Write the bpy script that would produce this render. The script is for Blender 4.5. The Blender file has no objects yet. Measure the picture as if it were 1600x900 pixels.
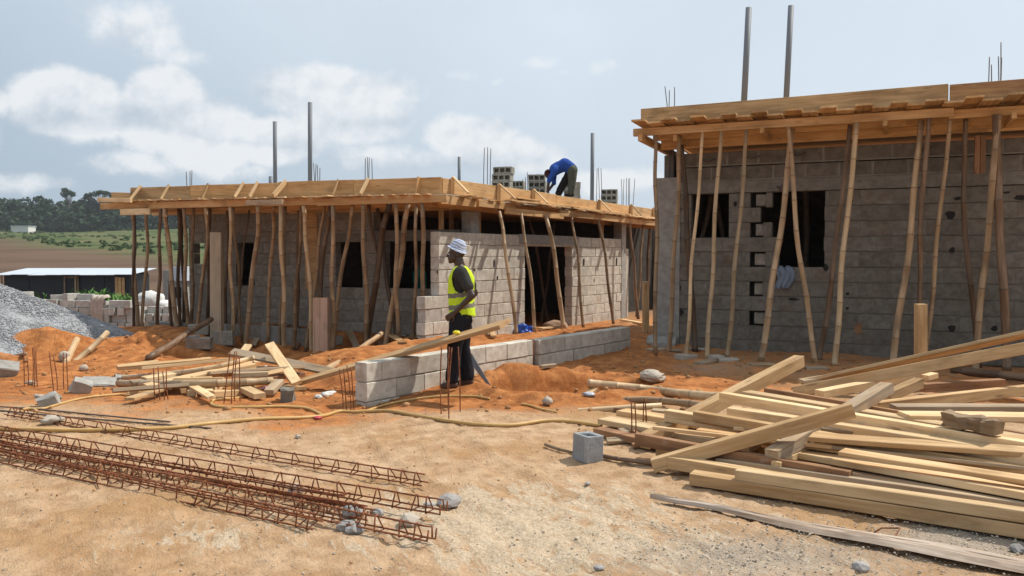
import bpy, math, random
import numpy as np
from mathutils import Vector, Matrix, noise as mnoise
random.seed(7); rng = np.random.default_rng(7)
S = bpy.context.scene; C = S.collection
# ---------------------------------------------------------------- camera, world, sun, exposure
CAM_H, F_PX, PITCH = 1.6, 1270.0, math.radians(2.25)
cd = bpy.data.cameras.new('camera'); cam = bpy.data.objects.new('camera', cd); C.objects.link(cam)
cam.location = (0, 0, CAM_H); cam.rotation_euler = (math.pi/2 - PITCH, 0, 0)
cd.sensor_width = 36; cd.lens = 36*F_PX/1600; cd.clip_start = .1; cd.clip_end = 3000
S.camera = cam
SUN_B, SUN_E = math.radians(67), math.radians(54)     # bearing clockwise from +Y, elevation
sl = bpy.data.lights.new('sun', 'SUN'); sl.energy = 4.7; sl.angle = math.radians(.6); sl.color = (1, .95, .86)
so = bpy.data.objects.new('sun', sl); C.objects.link(so)
sd = Vector((math.sin(SUN_B)*math.cos(SUN_E), math.cos(SUN_B)*math.cos(SUN_E), math.sin(SUN_E)))
so.rotation_euler = sd.to_track_quat('Z', 'Y').to_euler()
S.view_settings.view_transform = 'Standard'; S.view_settings.look = 'None'
S.view_settings.exposure = 0; S.view_settings.gamma = 1
S.cycles.use_denoising = True
S.cycles.max_bounces = 8; S.cycles.diffuse_bounces = 4; S.cycles.volume_bounces = 0
S.cycles.sample_clamp_indirect = 6

def rayd(u, v):                       # direction in the place seen at photo pixel (u, v)
    dx = (u-800)/F_PX; dy = (450-v)/F_PX
    return Vector((dx, math.cos(PITCH)+dy*math.sin(PITCH), -math.sin(PITCH)+dy*math.cos(PITCH)))
def PY(u, v, Y):
    d = rayd(u, v); return Vector((d.x/d.y*Y, Y, CAM_H+d.z/d.y*Y))
def PZ(u, v, z):
    d = rayd(u, v); k = (z-CAM_H)/d.z; return Vector((d.x*k, d.y*k, z))
def along(u, p, d):                   # parameter on the plan line p + t d seen in photo column u
    k = (u-800)/F_PX
    return (k*p[1]-p[0])/(d[0]-k*d[1])

# ---- world: hazy Nishita sky with cumulus
W = bpy.data.worlds.new('World'); S.world = W; W.use_nodes = True
nt = W.node_tree; N = nt.nodes; LK = nt.links; N.clear()
def nd(t, **k):
    n = N.new(t)
    for a, b in k.items(): setattr(n, a, b)
    return n
def wm(op, a, b=None, c=None):
    n = nd('ShaderNodeMath', operation=op)
    for i, x in enumerate((a, b, c)):
        if x is None: continue
        if isinstance(x, (int, float)): n.inputs[i].default_value = x
        else: LK.new(x, n.inputs[i])
    return n.outputs[0]
def wmix(f, a, b, blend='MIX'):
    n = nd('ShaderNodeMix', data_type='RGBA', blend_type=blend)
    for i, x in ((0, f), (6, a), (7, b)):
        if isinstance(x, (int, float)): n.inputs[i].default_value = x
        elif isinstance(x, tuple): n.inputs[i].default_value = (*x, 1)
        else: LK.new(x, n.inputs[i])
    return n.outputs[2]
tc = nd('ShaderNodeTexCoord'); sep = nd('ShaderNodeSeparateXYZ'); LK.new(tc.outputs['Generated'], sep.inputs[0])
az = wm('ARCTAN2', sep.outputs[0], sep.outputs[1]); el = wm('ARCSINE', wm('MINIMUM', wm('MAXIMUM', sep.outputs[2], -1), 1))
sky = nd('ShaderNodeTexSky', sky_type='NISHITA', sun_disc=False)
sky.sun_elevation = SUN_E; sky.sun_rotation = SUN_B; sky.dust_density = 3.0; sky.air_density = 1.2
skc = nd('ShaderNodeVectorMath', operation='SCALE'); LK.new(sky.outputs[0], skc.inputs[0]); skc.inputs['Scale'].default_value = 1.0
ce = nd('ShaderNodeCombineXYZ'); LK.new(az, ce.inputs[0]); LK.new(el, ce.inputs[1])
def wnoise(sc, det, rough=.55, off=(0, 0, 0)):
    mp = nd('ShaderNodeMapping'); mp.inputs['Location'].default_value = off
    LK.new(ce.outputs[0], mp.inputs[0])
    n = nd('ShaderNodeTexNoise'); n.inputs['Scale'].default_value = sc; n.inputs['Detail'].default_value = det; n.inputs['Roughness'].default_value = rough
    LK.new(mp.outputs[0], n.inputs['Vector']); return n.outputs['Fac']
n1 = wnoise(10.5, 11, .6); n1b = wnoise(13, 5, .55, (.006, -.012, 0)); n1c = wnoise(13, 5, .55); n2 = wnoise(3.2, 5, .55, (3, 1, 0))
blobs = [(205, 45, 100, 48, .5), (300, 85, 55, 28, .4), (110, 165, 80, 52, .85), (262, 178, 72, 55, .95), (325, 215, 70, 55, .9), (215, 255, 120, 30, .42),
         (525, 142, 125, 40, .75), (560, 185, 110, 45, .65), (430, 222, 85, 38, .75), (725, 215, 75, 36, .85), (640, 245, 170, 32, .5), (800, 245, 120, 36, .6),
         (735, 118, 62, 18, .42), (775, 128, 40, 12, .4), (850, 100, 50, 18, .45), (880, 112, 30, 10, .35), (960, 285, 110, 30, .6), (0, 160, 40, 30, .5), (35, 285, 70, 26, .45), (500, 35, 70, 30, .25), (90, 48, 60, 25, .3),
         (930, 105, 60, 22, .3), (360, 265, 110, 24, .42), (1400, 250, 200, 40, .35), (-250, 190, 160, 70, .8), (1900, 200, 200, 60, .7)]
field = None; shade = None
for (u, v, rx, ry, amp) in blobs:
    d = rayd(u, v).normalized(); a0 = math.atan2(d.x, d.y); e0 = math.asin(d.z)
    ddx = wm('DIVIDE', wm('SUBTRACT', az, a0), rx/F_PX); dye = wm('DIVIDE', wm('SUBTRACT', el, e0), ry/F_PX)
    r2 = wm('ADD', wm('MULTIPLY', ddx, ddx), wm('MULTIPLY', dye, dye))
    val = wm('MULTIPLY', wm('EXPONENT', wm('MULTIPLY', r2, -.8)), amp)
    sh = wm('MULTIPLY', wm('EXPONENT', wm('MULTIPLY', r2, -.5)), wm('MULTIPLY_ADD', dye, .55, .52 if ry > 30 else .95))
    field = val if field is None else wm('MAXIMUM', field, val)
    shade = sh if shade is None else wm('MAXIMUM', shade, sh)
gen = wm('MULTIPLY', wm('MAXIMUM', wm('SUBTRACT', n2, .55), 0), 1.0)     # loose cloud over the rest of the sky
field = wm('MAXIMUM', field, gen)
edge = wm('ADD', field, wm('MULTIPLY', wm('SUBTRACT', n1, .5), 1.0))
mr = nd('ShaderNodeMapRange', interpolation_type='SMOOTHSTEP'); LK.new(edge, mr.inputs[0])
mr.inputs[1].default_value = .27; mr.inputs[2].default_value = .50
msk = wm('MULTIPLY', mr.outputs[0], .9)
ms = nd('ShaderNodeMapRange'); LK.new(wm('ADD', wm('ADD', shade, wm('MULTIPLY', wm('SUBTRACT', n1, .5), .5)), wm('MULTIPLY', wm('SUBTRACT', n1c, n1b), 2.0)), ms.inputs[0]); ms.inputs[1].default_value = .12; ms.inputs[2].default_value = .72
ccol = wmix(ms.outputs[0], (5.4, 6.2, 7.1), (8.8, 9.05, 9.3))
sunward = wm('ADD', wm('MULTIPLY', sep.outputs[0], math.sin(SUN_B)), wm('MULTIPLY', sep.outputs[1], math.cos(SUN_B)))
veil = nd('ShaderNodeMapRange', interpolation_type='SMOOTHSTEP'); LK.new(wm('ADD', wm('MULTIPLY', el, 1.5), wm('MULTIPLY', sunward, .55)), veil.inputs[0]); veil.inputs[1].default_value = -.12; veil.inputs[2].default_value = .68
vcol = wmix(veil.outputs[0], (3.9, 5.0, 6.2), (7.3, 8.25, 9.2))
vv = nd('ShaderNodeMapRange'); LK.new(n2, vv.inputs[0]); vv.inputs[1].default_value = .35; vv.inputs[2].default_value = .7; vv.inputs[3].default_value = .84; vv.inputs[4].default_value = .98
base = wmix(vv.outputs[0], skc.outputs[0], vcol)
skyc = wmix(msk, base, ccol)
bg = nd('ShaderNodeBackground'); LK.new(skyc, bg.inputs[0]); bg.inputs[1].default_value = .1
wo = nd('ShaderNodeOutputWorld'); LK.new(bg.outputs[0], wo.inputs[0])

# ---------------------------------------------------------------- object helpers
WM = {}
def put(name, data, parent=None, M=None):
    o = bpy.data.objects.new(name, data); C.objects.link(o)
    M = M or Matrix.Identity(4); WM[o.name] = M
    if parent is not None:
        o.parent = parent; o.matrix_basis = WM[parent.name].inverted() @ M
    else: o.matrix_basis = M
    return o
def tag(o, label, cat, group=None, kind=None):
    o['label'] = label; o['category'] = cat
    if group: o['group'] = group
    if kind: o['kind'] = kind
    return o
def thing(name, loc, label, cat, group=None):
    return tag(put(name, None, None, Matrix.Translation(Vector(loc))), label, cat, group)
def kind(o, k): o['kind'] = k; return o
def mesh(name, vs, fs, mats, smooth=False, fm=None):
    me = bpy.data.meshes.new(name)
    me.from_pydata([tuple(v) for v in vs], [], fs)
    for m in (mats if isinstance(mats, (list, tuple)) else [mats]): me.materials.append(m)
    if smooth: me.polygons.foreach_set('use_smooth', [True]*len(me.polygons))
    if fm is not None: me.polygons.foreach_set('material_index', fm)
    me.update(); return me
def frame(x, up):                     # orthonormal basis: X along x, Z near up
    x = Vector(x).normalized(); up = Vector(up)
    if abs(x.dot(up.normalized())) > .98: up = Vector((0, 1, 0)) if abs(x.y) < .9 else Vector((1, 0, 0))
    y = up.cross(x).normalized(); z = x.cross(y)
    return Matrix(((x.x, y.x, z.x), (x.y, y.y, z.y), (x.z, y.z, z.z))).to_4x4()
def at(M, p): return Matrix.Translation(Vector(p)) @ M
def beam_mesh(L, w, h, mat, segs=None, warp=.004, ch=.004, taper=1.0, rough=0.0):
    segs = segs or max(2, min(8, int(L/.5)+1))
    ch = min(ch, w*.3, h*.3); vs = []; fs = []
    ph = [random.uniform(0, 6.3) for _ in range(4)]
    for i in range(segs+1):
        s = i/segs; x = (s-.5)*L; k = 1+(taper-1)*s
        oy = warp*L*math.sin(ph[0]+s*3)*.5; oz = warp*L*math.sin(ph[1]+s*3.4)*.35
        a, b = w/2*k, h/2*(1+(taper-1)*s*.4)
        sec = [(-a+ch, -b), (a-ch, -b), (a, -b+ch), (a, b-ch), (a-ch, b), (-a+ch, b), (-a, b-ch), (-a, -b+ch)]
        skx = random.uniform(-.006, .006) if i in (0, segs) else 0
        for (y, z) in sec:
            r = rough
            vs.append((x+skx*(y/max(a, .001))+random.uniform(-r, r)*2, y+oy+random.uniform(-r, r), z+oz+random.uniform(-r, r)))
    for i in range(segs):
        for j in range(8):
            a = i*8+j; b = i*8+(j+1) % 8
            fs.append((a, b, b+8, a+8))
    fs.append(tuple(range(7, -1, -1))); fs.append(tuple(segs*8+j for j in range(8)))
    return mesh('timber', vs, fs, mat)
def beam(name, p0, p1, w, h, mat, parent=None, up=(0, 0, 1), roll=0, **k):
    p0, p1 = Vector(p0), Vector(p1); d = p1-p0
    M = at(frame(d, up) @ Matrix.Rotation(roll, 4, 'X'), (p0+p1)/2)
    return put(name, beam_mesh(d.length, w, h, mat, **k), parent, M)
def box(name, lo, hi, mat, parent=None, M=None, ch=.004):
    lo, hi = Vector(lo), Vector(hi); c = (lo+hi)/2; s = hi-lo
    return put(name, beam_mesh(s.x, s.y, s.z, mat, segs=1, warp=0, ch=ch), parent, (M or Matrix.Identity(4)) @ Matrix.Translation(c))
def smooth_path(pts, n):
    pts = [Vector(p) for p in pts]
    if len(pts) == 2: return [pts[0].lerp(pts[1], i/n) for i in range(n+1)]
    out = []; m = len(pts)-1
    for i in range(n+1):
        t = i/n*m; k = min(int(t), m-1); f = t-k
        a, b, c, d = pts[max(k-1, 0)], pts[k], pts[k+1], pts[min(k+2, m)]
        out.append(.5*((2*b)+(c-a)*f+(2*a-5*b+4*c-d)*f*f+(3*b-a-3*c+d)*f**3))
    return out
def tube_data(pts, rad, sides=6, cap=True):
    vs = []; fs = []; n = len(pts); X = None
    for i, p in enumerate(pts):
        t = (pts[min(i+1, n-1)]-pts[max(i-1, 0)])
        t = t.normalized() if t.length > 1e-9 else Vector((0, 0, 1))
        if X is None: X = t.orthogonal().normalized()
        X = (X-t*X.dot(t)); X = X.normalized() if X.length > 1e-6 else t.orthogonal().normalized()
        Y = t.cross(X); r = rad[i] if hasattr(rad, '__len__') else rad
        for j in range(sides):
            a = 2*math.pi*j/sides; vs.append(p+X*(math.cos(a)*r)+Y*(math.sin(a)*r))
    for i in range(n-1):
        for j in range(sides):
            a = i*sides+j; b = i*sides+(j+1) % sides
            fs.append((a, b, b+sides, a+sides))
    if cap: fs.append(tuple(range(sides-1, -1, -1))); fs.append(tuple((n-1)*sides+j for j in range(sides)))
    return vs, fs
def tube(name, pts, r, mat, parent=None, sides=6, org=None):
    pts = [Vector(p) for p in pts]; org = Vector(org) if org is not None else pts[0].copy()
    vs, fs = tube_data([p-org for p in pts], r, sides)
    return put(name, mesh(name, vs, fs, mat, smooth=True), parent, Matrix.Translation(org))
def bamboo(name, pts, r0, r1, mat, gap=.3, parent=None, sides=10):
    base = smooth_path(pts, 24); org = base[0].copy()
    L = sum((base[i+1]-base[i]).length for i in range(24))
    st = []; s = random.uniform(.05, .2)
    nodes = []
    while s < L-.03: nodes.append(s); s += gap*random.uniform(.75, 1.25)
    for q in nodes: st += [(q-.014, 0, 1), (q-.004, 1, 1.09), (q+.004, 1, 1.07), (q+.014, 0, .98)]
    st += [(0, 0, 1), (L, 0, 1)]
    for i in range(len(nodes)-1): st.append(((nodes[i]+nodes[i+1])/2, 0, .95))
    st = sorted(x for x in st if 0 <= x[0] <= L)
    wob = random.uniform(0, 6); pp = []; rr = []; nn = []
    for q, nf, k in st:
        t = q/L*24; i = min(int(t), 23); p = base[i].lerp(base[i+1], t-i)-org
        amp = .024*math.sin(math.pi*q/L)
        p = p+Vector((amp*math.sin(q*3.1+wob), amp*math.cos(q*2.6+wob), 0))
        pp.append(p); rr.append((r0+(r1-r0)*q/L)*k); nn.append(nf)
    ax = base[-1]-base[0]; q4 = ax.to_track_quat('Z', 'Y').to_matrix().to_4x4(); qi = q4.inverted()
    vs, fs = tube_data([qi @ p for p in pp], rr, sides)
    me = mesh(name, vs, fs, mat, smooth=True)
    at_ = me.attributes.new('node', 'FLOAT', 'POINT'); at_.data.foreach_set('value', np.repeat(np.array(nn, 'f'), sides))
    return put(name, me, parent, Matrix.Translation(org) @ q4)
ICO_V = []; ICO_F = []
def _ico():
    p = (1+5**.5)/2
    v = [(-1, p, 0), (1, p, 0), (-1, -p, 0), (1, -p, 0), (0, -1, p), (0, 1, p), (0, -1, -p), (0, 1, -p), (p, 0, -1), (p, 0, 1), (-p, 0, -1), (-p, 0, 1)]
    f = [(0, 11, 5), (0, 5, 1), (0, 1, 7), (0, 7, 10), (0, 10, 11), (1, 5, 9), (5, 11, 4), (11, 10, 2), (10, 7, 6), (7, 1, 8), (3, 9, 4), (3, 4, 2), (3, 2, 6), (3, 6, 8), (3, 8, 9), (4, 9, 5), (2, 4, 11), (6, 2, 10), (8, 6, 7), (9, 8, 1)]
    return np.array(v)/math.sqrt(1+p*p), np.array(f)
ICO_V, ICO_F = _ico()
def scatter_mesh(name, pos, size, mat, squash=.7, jitter=.25):
    n = len(pos); v = ICO_V[None]*(1+rng.uniform(-jitter, jitter, (n, 12, 1)))
    a = rng.uniform(0, 6.28, n); sc = rng.uniform(.7, 1.3, (n, 1, 3)); sc[..., 2] *= squash
    v = v*sc; c, s = np.cos(a)[:, None], np.sin(a)[:, None]
    v = np.stack([v[..., 0]*c-v[..., 1]*s, v[..., 0]*s+v[..., 1]*c, v[..., 2]], -1)*np.asarray(size)[:, None, None]+np.asarray(pos)[:, None]
    f = (ICO_F[None]+np.arange(n)[:, None, None]*12).reshape(-1, 3)
    return fast_mesh(name, v.reshape(-1, 3), f, mat)
def fast_mesh(name, v, f, mat, smooth=False):
    me = bpy.data.meshes.new(name); v = np.ascontiguousarray(v, 'f'); f = np.ascontiguousarray(f, 'i'); k = f.shape[1]
    me.vertices.add(len(v)); me.vertices.foreach_set('co', v.ravel())
    me.loops.add(f.size); me.loops.foreach_set('vertex_index', f.ravel())
    me.polygons.add(len(f)); me.polygons.foreach_set('loop_start', np.arange(len(f), dtype='i')*k)
    if smooth: me.polygons.foreach_set('use_smooth', np.ones(len(f), bool))
    me.materials.append(mat); me.update(calc_edges=True); me.validate(); return me
# ---------------------------------------------------------------- materials
class MB:
    def __init__(s, name, rough=.8, spec=.3):
        s.m = bpy.data.materials.new(name); s.m.use_nodes = True; s.t = s.m.node_tree; s.N = s.t.nodes
        s.b = s.N['Principled BSDF']; s.b.inputs['Roughness'].default_value = rough; s.b.inputs['Specular IOR Level'].default_value = spec
        s.tc = s.N.new('ShaderNodeTexCoord'); s.oi = s.N.new('ShaderNodeObjectInfo')
    def lk(s, a, b): s.t.links.new(a, b)
    def _in(s, inp, x):
        if isinstance(x, (int, float)): inp.default_value = x
        elif isinstance(x, tuple): inp.default_value = (*x, 1) if len(x) == 3 and inp.type == 'RGBA' else x
        else: s.lk(x, inp)
    def math(s, op, a, b=0.0, c=0.0):
        n = s.N.new('ShaderNodeMath'); n.operation = op
        for i, x in enumerate((a, b, c)): s._in(n.inputs[i], x)
        return n.outputs[0]
    def mix(s, f, a, b, bl='MIX'):
        n = s.N.new('ShaderNodeMix'); n.data_type = 'RGBA'; n.blend_type = bl
        s._in(n.inputs[0], f); s._in(n.inputs[6], a); s._in(n.inputs[7], b); return n.outputs[2]
    def coord(s, scale=(1, 1, 1), rnd=True, src='Object'):
        mp = s.N.new('ShaderNodeMapping'); mp.inputs['Scale'].default_value = scale
        s.lk(s.tc.outputs[src], mp.inputs[0])
        if rnd:
            cx = s.N.new('ShaderNodeCombineXYZ')
            for i, k in enumerate((37.0, 91.0, 53.0)): s.lk(s.math('MULTIPLY', s.oi.outputs['Random'], k), cx.inputs[i])
            s.lk(cx.outputs[0], mp.inputs['Location'])
        return mp.outputs[0]
    def noise(s, vec, sc=1, det=4, rough=.55, dist=0):
        n = s.N.new('ShaderNodeTexNoise'); s.lk(vec, n.inputs['Vector'])
        n.inputs['Scale'].default_value = sc; n.inputs['Detail'].default_value = det; n.inputs['Roughness'].default_value = rough; n.inputs['Distortion'].default_value = dist
        return n.outputs['Fac']
    def vor(s, vec, sc, out='Distance'):
        n = s.N.new('ShaderNodeTexVoronoi'); s.lk(vec, n.inputs['Vector']); n.inputs['Scale'].default_value = sc; return n.outputs[out]
    def rng(s, x, a, b, lo=0.0, hi=1.0, st='SMOOTHSTEP'):
        n = s.N.new('ShaderNodeMapRange'); n.interpolation_type = st
        for i, q in enumerate((x, a, b, lo, hi)): s._in(n.inputs[i], q)
        return n.outputs[0]
    def attr(s, name, out='Fac'):
        n = s.N.new('ShaderNodeAttribute'); n.attribute_name = name; return n.outputs[out]
    def bump(s, h, st=.4, d=.01):
        n = s.N.new('ShaderNodeBump'); n.inputs['Strength'].default_value = st; n.inputs['Distance'].default_value = d
        s.lk(h, n.inputs['Height']); s.lk(n.outputs[0], s.b.inputs['Normal'])
    def col(s, c): s._in(s.b.inputs['Base Color'], c); return s
    def val(s, c, f):                      # scale colour by factor
        n = s.N.new('ShaderNodeVectorMath'); n.operation = 'SCALE'
        s._in(n.inputs[0], c) if not isinstance(c, tuple) else setattr(n.inputs[0], 'default_value', c)
        s._in(n.inputs['Scale'], f); return n.outputs[0]

def m_wood(name, a, b, knots=.5, grey=0, grain=1.0, var=.35):
    m = MB(name, .75, .25)
    v = m.coord((1.3, 16*grain, 16*grain)); n = m.noise(v, 1.6, 6, .6, .6)
    v2 = m.coord((.9, 3.5, 3.5)); n2 = m.noise(v2, 1.5, 3, .5)
    f = m.math('MULTIPLY_ADD', n2, .5, m.math('MULTIPLY', n, .5))
    c = m.mix(m.rng(f, .34, .66), a, b)
    k = m.vor(m.coord((1.4, 7, 7)), 1.0); kn = m.math('MULTIPLY', m.rng(k, .13, .05), knots)
    c = m.mix(kn, c, tuple(x*.3 for x in a))
    ce_ = m.rng(m.noise(m.coord((3, 6, 6)), 2.0, 5, .65), .60, .72); c = m.mix(m.math('MULTIPLY', ce_, .4), c, (.42, .37, .30))
    ln = m.rng(m.noise(m.coord((.35, 30, 30)), 1.0, 2, .5), .6, .68); c = m.mix(m.math('MULTIPLY', ln, .4), c, tuple(x*.45 for x in a))
    st = m.rng(m.noise(m.coord((2.2, 5, 5)), 1.0, 4, .6), .54, .72)
    c = m.mix(m.math('MULTIPLY', st, .45), c, tuple(x*.5 for x in a))
    if grey: c = m.mix(m.math('MULTIPLY', m.rng(m.noise(m.coord((1, 9, 9)), 1.4, 4), .35, .6), grey), c, (.36, .32, .27))
    c = m.val(c, m.math('MULTIPLY_ADD', m.oi.outputs['Random'], var, 1-var/2))
    m.col(c); m.bump(n, .35, .006); return m.m
WOOD = m_wood('fresh_timber', (.40, .235, .105), (.63, .425, .225), var=.5)
PALE = m_wood('pale_timber', (.50, .325, .16), (.74, .535, .31), .35, var=.4)
ORNG = m_wood('orange_timber', (.45, .25, .10), (.64, .40, .19), .45, var=.28)
FASC = m_wood('stained_fascia', (.27, .165, .08), (.45, .30, .155), .5)
BROWN = m_wood('brown_timber', (.20, .10, .05), (.34, .18, .09), .4)
GREYW = m_wood('weathered_timber', (.28, .185, .105), (.46, .33, .20), .5, .3)
def m_bamboo(name, a, b, ring, stain):
    m = MB(name, .5, .35)
    v = m.coord((12, 12, 1.1)); n = m.noise(v, 1.5, 5, .6); n2 = m.noise(m.coord((2.5, 2.5, 1.3)), 1, 3)
    c = m.mix(m.rng(n, .35, .65), a, b)
    c = m.mix(m.math('MULTIPLY', m.rng(n2, .48, .68), stain), c, tuple(x*.38 for x in a))
    c = m.mix(m.math('MULTIPLY', m.attr('node'), .6), c, ring)
    c = m.val(c, m.math('MULTIPLY_ADD', m.oi.outputs['Random'], .7, .62))
    m.col(c); m.bump(n, .25, .004); return m.m
BLITE = m_bamboo('pale_bamboo', (.42, .28, .15), (.56, .40, .235), (.20, .11, .055), .45)
BMID = m_bamboo('tan_bamboo', (.29, .185, .10), (.42, .285, .165), (.10, .055, .03), .6)
BDARK = m_bamboo('brown_pole', (.12, .072, .042), (.20, .125, .075), (.06, .035, .02), .5)
def m_block(name, a, b, dirt=(.30, .16, .08), damt=.25, zdirt=None):
    m = MB(name, .92, .15)
    v = m.coord((1, 1, 1)); n = m.noise(v, 9, 5, .6); n2 = m.noise(v, 55, 3, .6); n3 = m.noise(v, 2.3, 3); sm_ = m.rng(m.noise(m.coord((1, 1, 2.2)), 3.1, 5, .65), .50, .68)
    c = m.mix(m.rng(n, .3, .7), a, b)
    c = m.mix(m.math('MULTIPLY', m.rng(n3, .52, .75), damt), c, dirt)
    c = m.mix(m.math('MULTIPLY', sm_, .5), c, tuple(min(x*1.25, .7) for x in b))
    pit = m.rng(m.vor(v, 38), .16, .06)
    c = m.mix(m.math('MULTIPLY', pit, .35), c, tuple(x*.45 for x in a))
    c = m.val(c, m.math('MULTIPLY_ADD', m.oi.outputs['Random'], .22, .89))
    m.col(c); m.bump(m.math('MULTIPLY_ADD', n2, .5, m.math('MULTIPLY', n, .6)), .8, .012); return m.m
BLK_W = m_block('pale_block', (.43, .385, .32), (.58, .54, .465), (.36, .25, .16), .45)
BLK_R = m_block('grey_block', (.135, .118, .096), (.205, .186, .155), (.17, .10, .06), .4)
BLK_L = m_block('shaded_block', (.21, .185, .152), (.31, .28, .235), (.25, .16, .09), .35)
BLK_N = m_block('new_block', (.36, .345, .315), (.48, .465, .43), (.4, .3, .2), .15)
BLK_H = m_block('hollow_block', (.22, .205, .17), (.31, .29, .245), (.3, .22, .15), .2)
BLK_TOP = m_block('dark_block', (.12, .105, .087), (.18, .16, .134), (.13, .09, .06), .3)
MORT = m_block('mortar', (.36, .33, .285), (.47, .44, .39), (.28, .18, .1), .2)
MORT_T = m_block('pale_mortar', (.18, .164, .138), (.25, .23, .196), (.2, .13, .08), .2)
UNLIT = m_block('interior_shade', (.05, .044, .038), (.075, .066, .056), (.05, .035, .025), .2)  # near-black colour stands in for the darkness of unlit rooms
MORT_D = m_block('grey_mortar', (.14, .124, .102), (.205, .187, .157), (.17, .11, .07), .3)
CONC = m_block('concrete', (.27, .255, .23), (.36, .345, .315), (.27, .17, .1), .25)
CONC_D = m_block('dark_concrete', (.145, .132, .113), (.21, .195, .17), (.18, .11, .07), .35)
def m_plain(name, c, rough=.6, spec=.4, nz=.2, sc=20, metal=0, var=0):
    m = MB(name, rough, spec); n = m.noise(m.coord(), sc, 4)
    k = m.math('MULTIPLY_ADD', n, nz*2, 1-nz)
    if var: k = m.math('MULTIPLY', k, m.math('MULTIPLY_ADD', m.oi.outputs['Random'], var, 1-var/2))
    m.col(m.val(c, k)); m.b.inputs['Metallic'].default_value = metal; m.bump(n, .2, .004); return m.m
def m_rust():
    m = MB('rusty_steel', .8, .3); n = m.noise(m.coord(), 26, 5)
    m.col(m.mix(m.rng(n, .35, .65), (.13, .042, .019), (.30, .105, .042))); m.bump(n, .3, .002); return m.m
RUST = m_rust()
RODM = m_plain('steel_rod', (.10, .075, .065), .6, .4)
PVC = m_plain('grey_pvc', (.17, .185, .205), .6, .3, .06)
HOSE = m_plain('yellow_hose', (.50, .31, .11), .5, .4, .2)
BLUEP = m_plain('blue_plastic', (.012, .075, .42), .3, .5, .1)
BLUEC = m_plain('blue_cloth', (.20, .235, .29), .9, .1)
YELP = m_plain('yellow_plastic', (.75, .62, .02), .35, .5, .05)
SAWM = m_plain('saw_steel', (.22, .26, .32), .6, .3, .1, 12, 0)
TARP = m_plain('black_tarp', (.018, .018, .022), .5, .4, .4, 5)
TIN = m_plain('tin_roof', (.50, .54, .585), .4, .5, .08, 6)
WHITE = m_plain('white_sack', (.66, .65, .61), .8, .2, .2, 8)
CHALK = m_plain('pale_rock', (.40, .345, .28), .9, .2, .3, 12)
ROCK = m_plain('grey_rock', (.29, .27, .255), .8, .3, .35, 14, var=.5)
GRAV = m_plain('blue_gravel', (.30, .305, .315), .85, .2, .3, 30)
PEBB = m_plain('pebbles', (.42, .36, .285), .9, .2, .5, 2.2)
DARKM = m_plain('opening_black', (.03, .028, .027), .8, .1)  # near-black colour put in for the dark of holes and openings
def m_leaf(name, a, b):
    m = MB(name, .7, .2); n = m.noise(m.coord((1, 1, 1), False), .16, 4, .6); n2 = m.noise(m.coord((1, 1, 1), False), 1.3, 2)
    c = m.mix(m.rng(m.math('MULTIPLY_ADD', n2, .5, m.math('MULTIPLY', n, .5)), .38, .62), a, b); m.col(c); return m.m
FOREST = m_leaf('forest_leaf', (.007, .021, .010), (.027, .060, .024))
BUSH = m_leaf('bush_leaf', (.03, .055, .014), (.06, .10, .026))
PLANT = m_leaf('plant_leaf', (.05, .13, .02), (.11, .22, .04))
BARK = m_plain('bark', (.16, .13, .11), .9, .1)
SKIN = m_plain('dark_skin', (.046, .023, .015), .38, .55, .15)
def m_cloth(name, a, b, sc=30, rough=.9):
    m = MB(name, rough, .1); n = m.noise(m.coord((1, 1, .5), False), sc, 4); n2 = m.noise(m.coord((1, 1, .45), False), 9, 3)
    m.col(m.mix(n, a, b)); m.bump(m.math('MULTIPLY_ADD', n2, 3.0, m.math('MULTIPLY', n, .4)), .55, .012); return m.m
VEST = m_cloth('neon_vest', (.50, .68, .02), (.60, .78, .05))
STRIPE = m_cloth('grey_tape', (.16, .15, .12), (.22, .20, .16))
SHIRT = m_cloth('charcoal_shirt', (.035, .034, .032), (.055, .052, .047))
TROUS = m_cloth('navy_trousers', (.011, .012, .016), (.024, .025, .030))
BSHIRT = m_cloth('blue_shirt', (.018, .055, .26), (.04, .10, .36))
GTROUS = m_cloth('olive_trousers', (.06, .065, .05), (.12, .125, .095))
DTROUS = m_cloth('dark_trousers', (.018, .017, .018), (.03, .028, .027))
TEAL = m_cloth('teal_shirt', (.0, .16, .15), (.01, .22, .2))
SHOE = m_plain('brown_shoe', (.08, .045, .03), .7, .3)
def m_hat():
    m = MB('striped_hat', .9, .1); v = m.coord((1, 1, 1), False)
    w = m.N.new('ShaderNodeTexWave'); w.bands_direction = 'Z'; m.lk(v, w.inputs[0]); w.inputs['Scale'].default_value = 9; w.inputs['Distortion'].default_value = 7; w.inputs['Detail'].default_value = 2
    m.col(m.mix(w.outputs['Fac'], (.22, .27, .40), (.62, .66, .74))); m.bump(w.outputs['Fac'], .3, .004); return m.m
HATM = m_hat()

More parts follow.
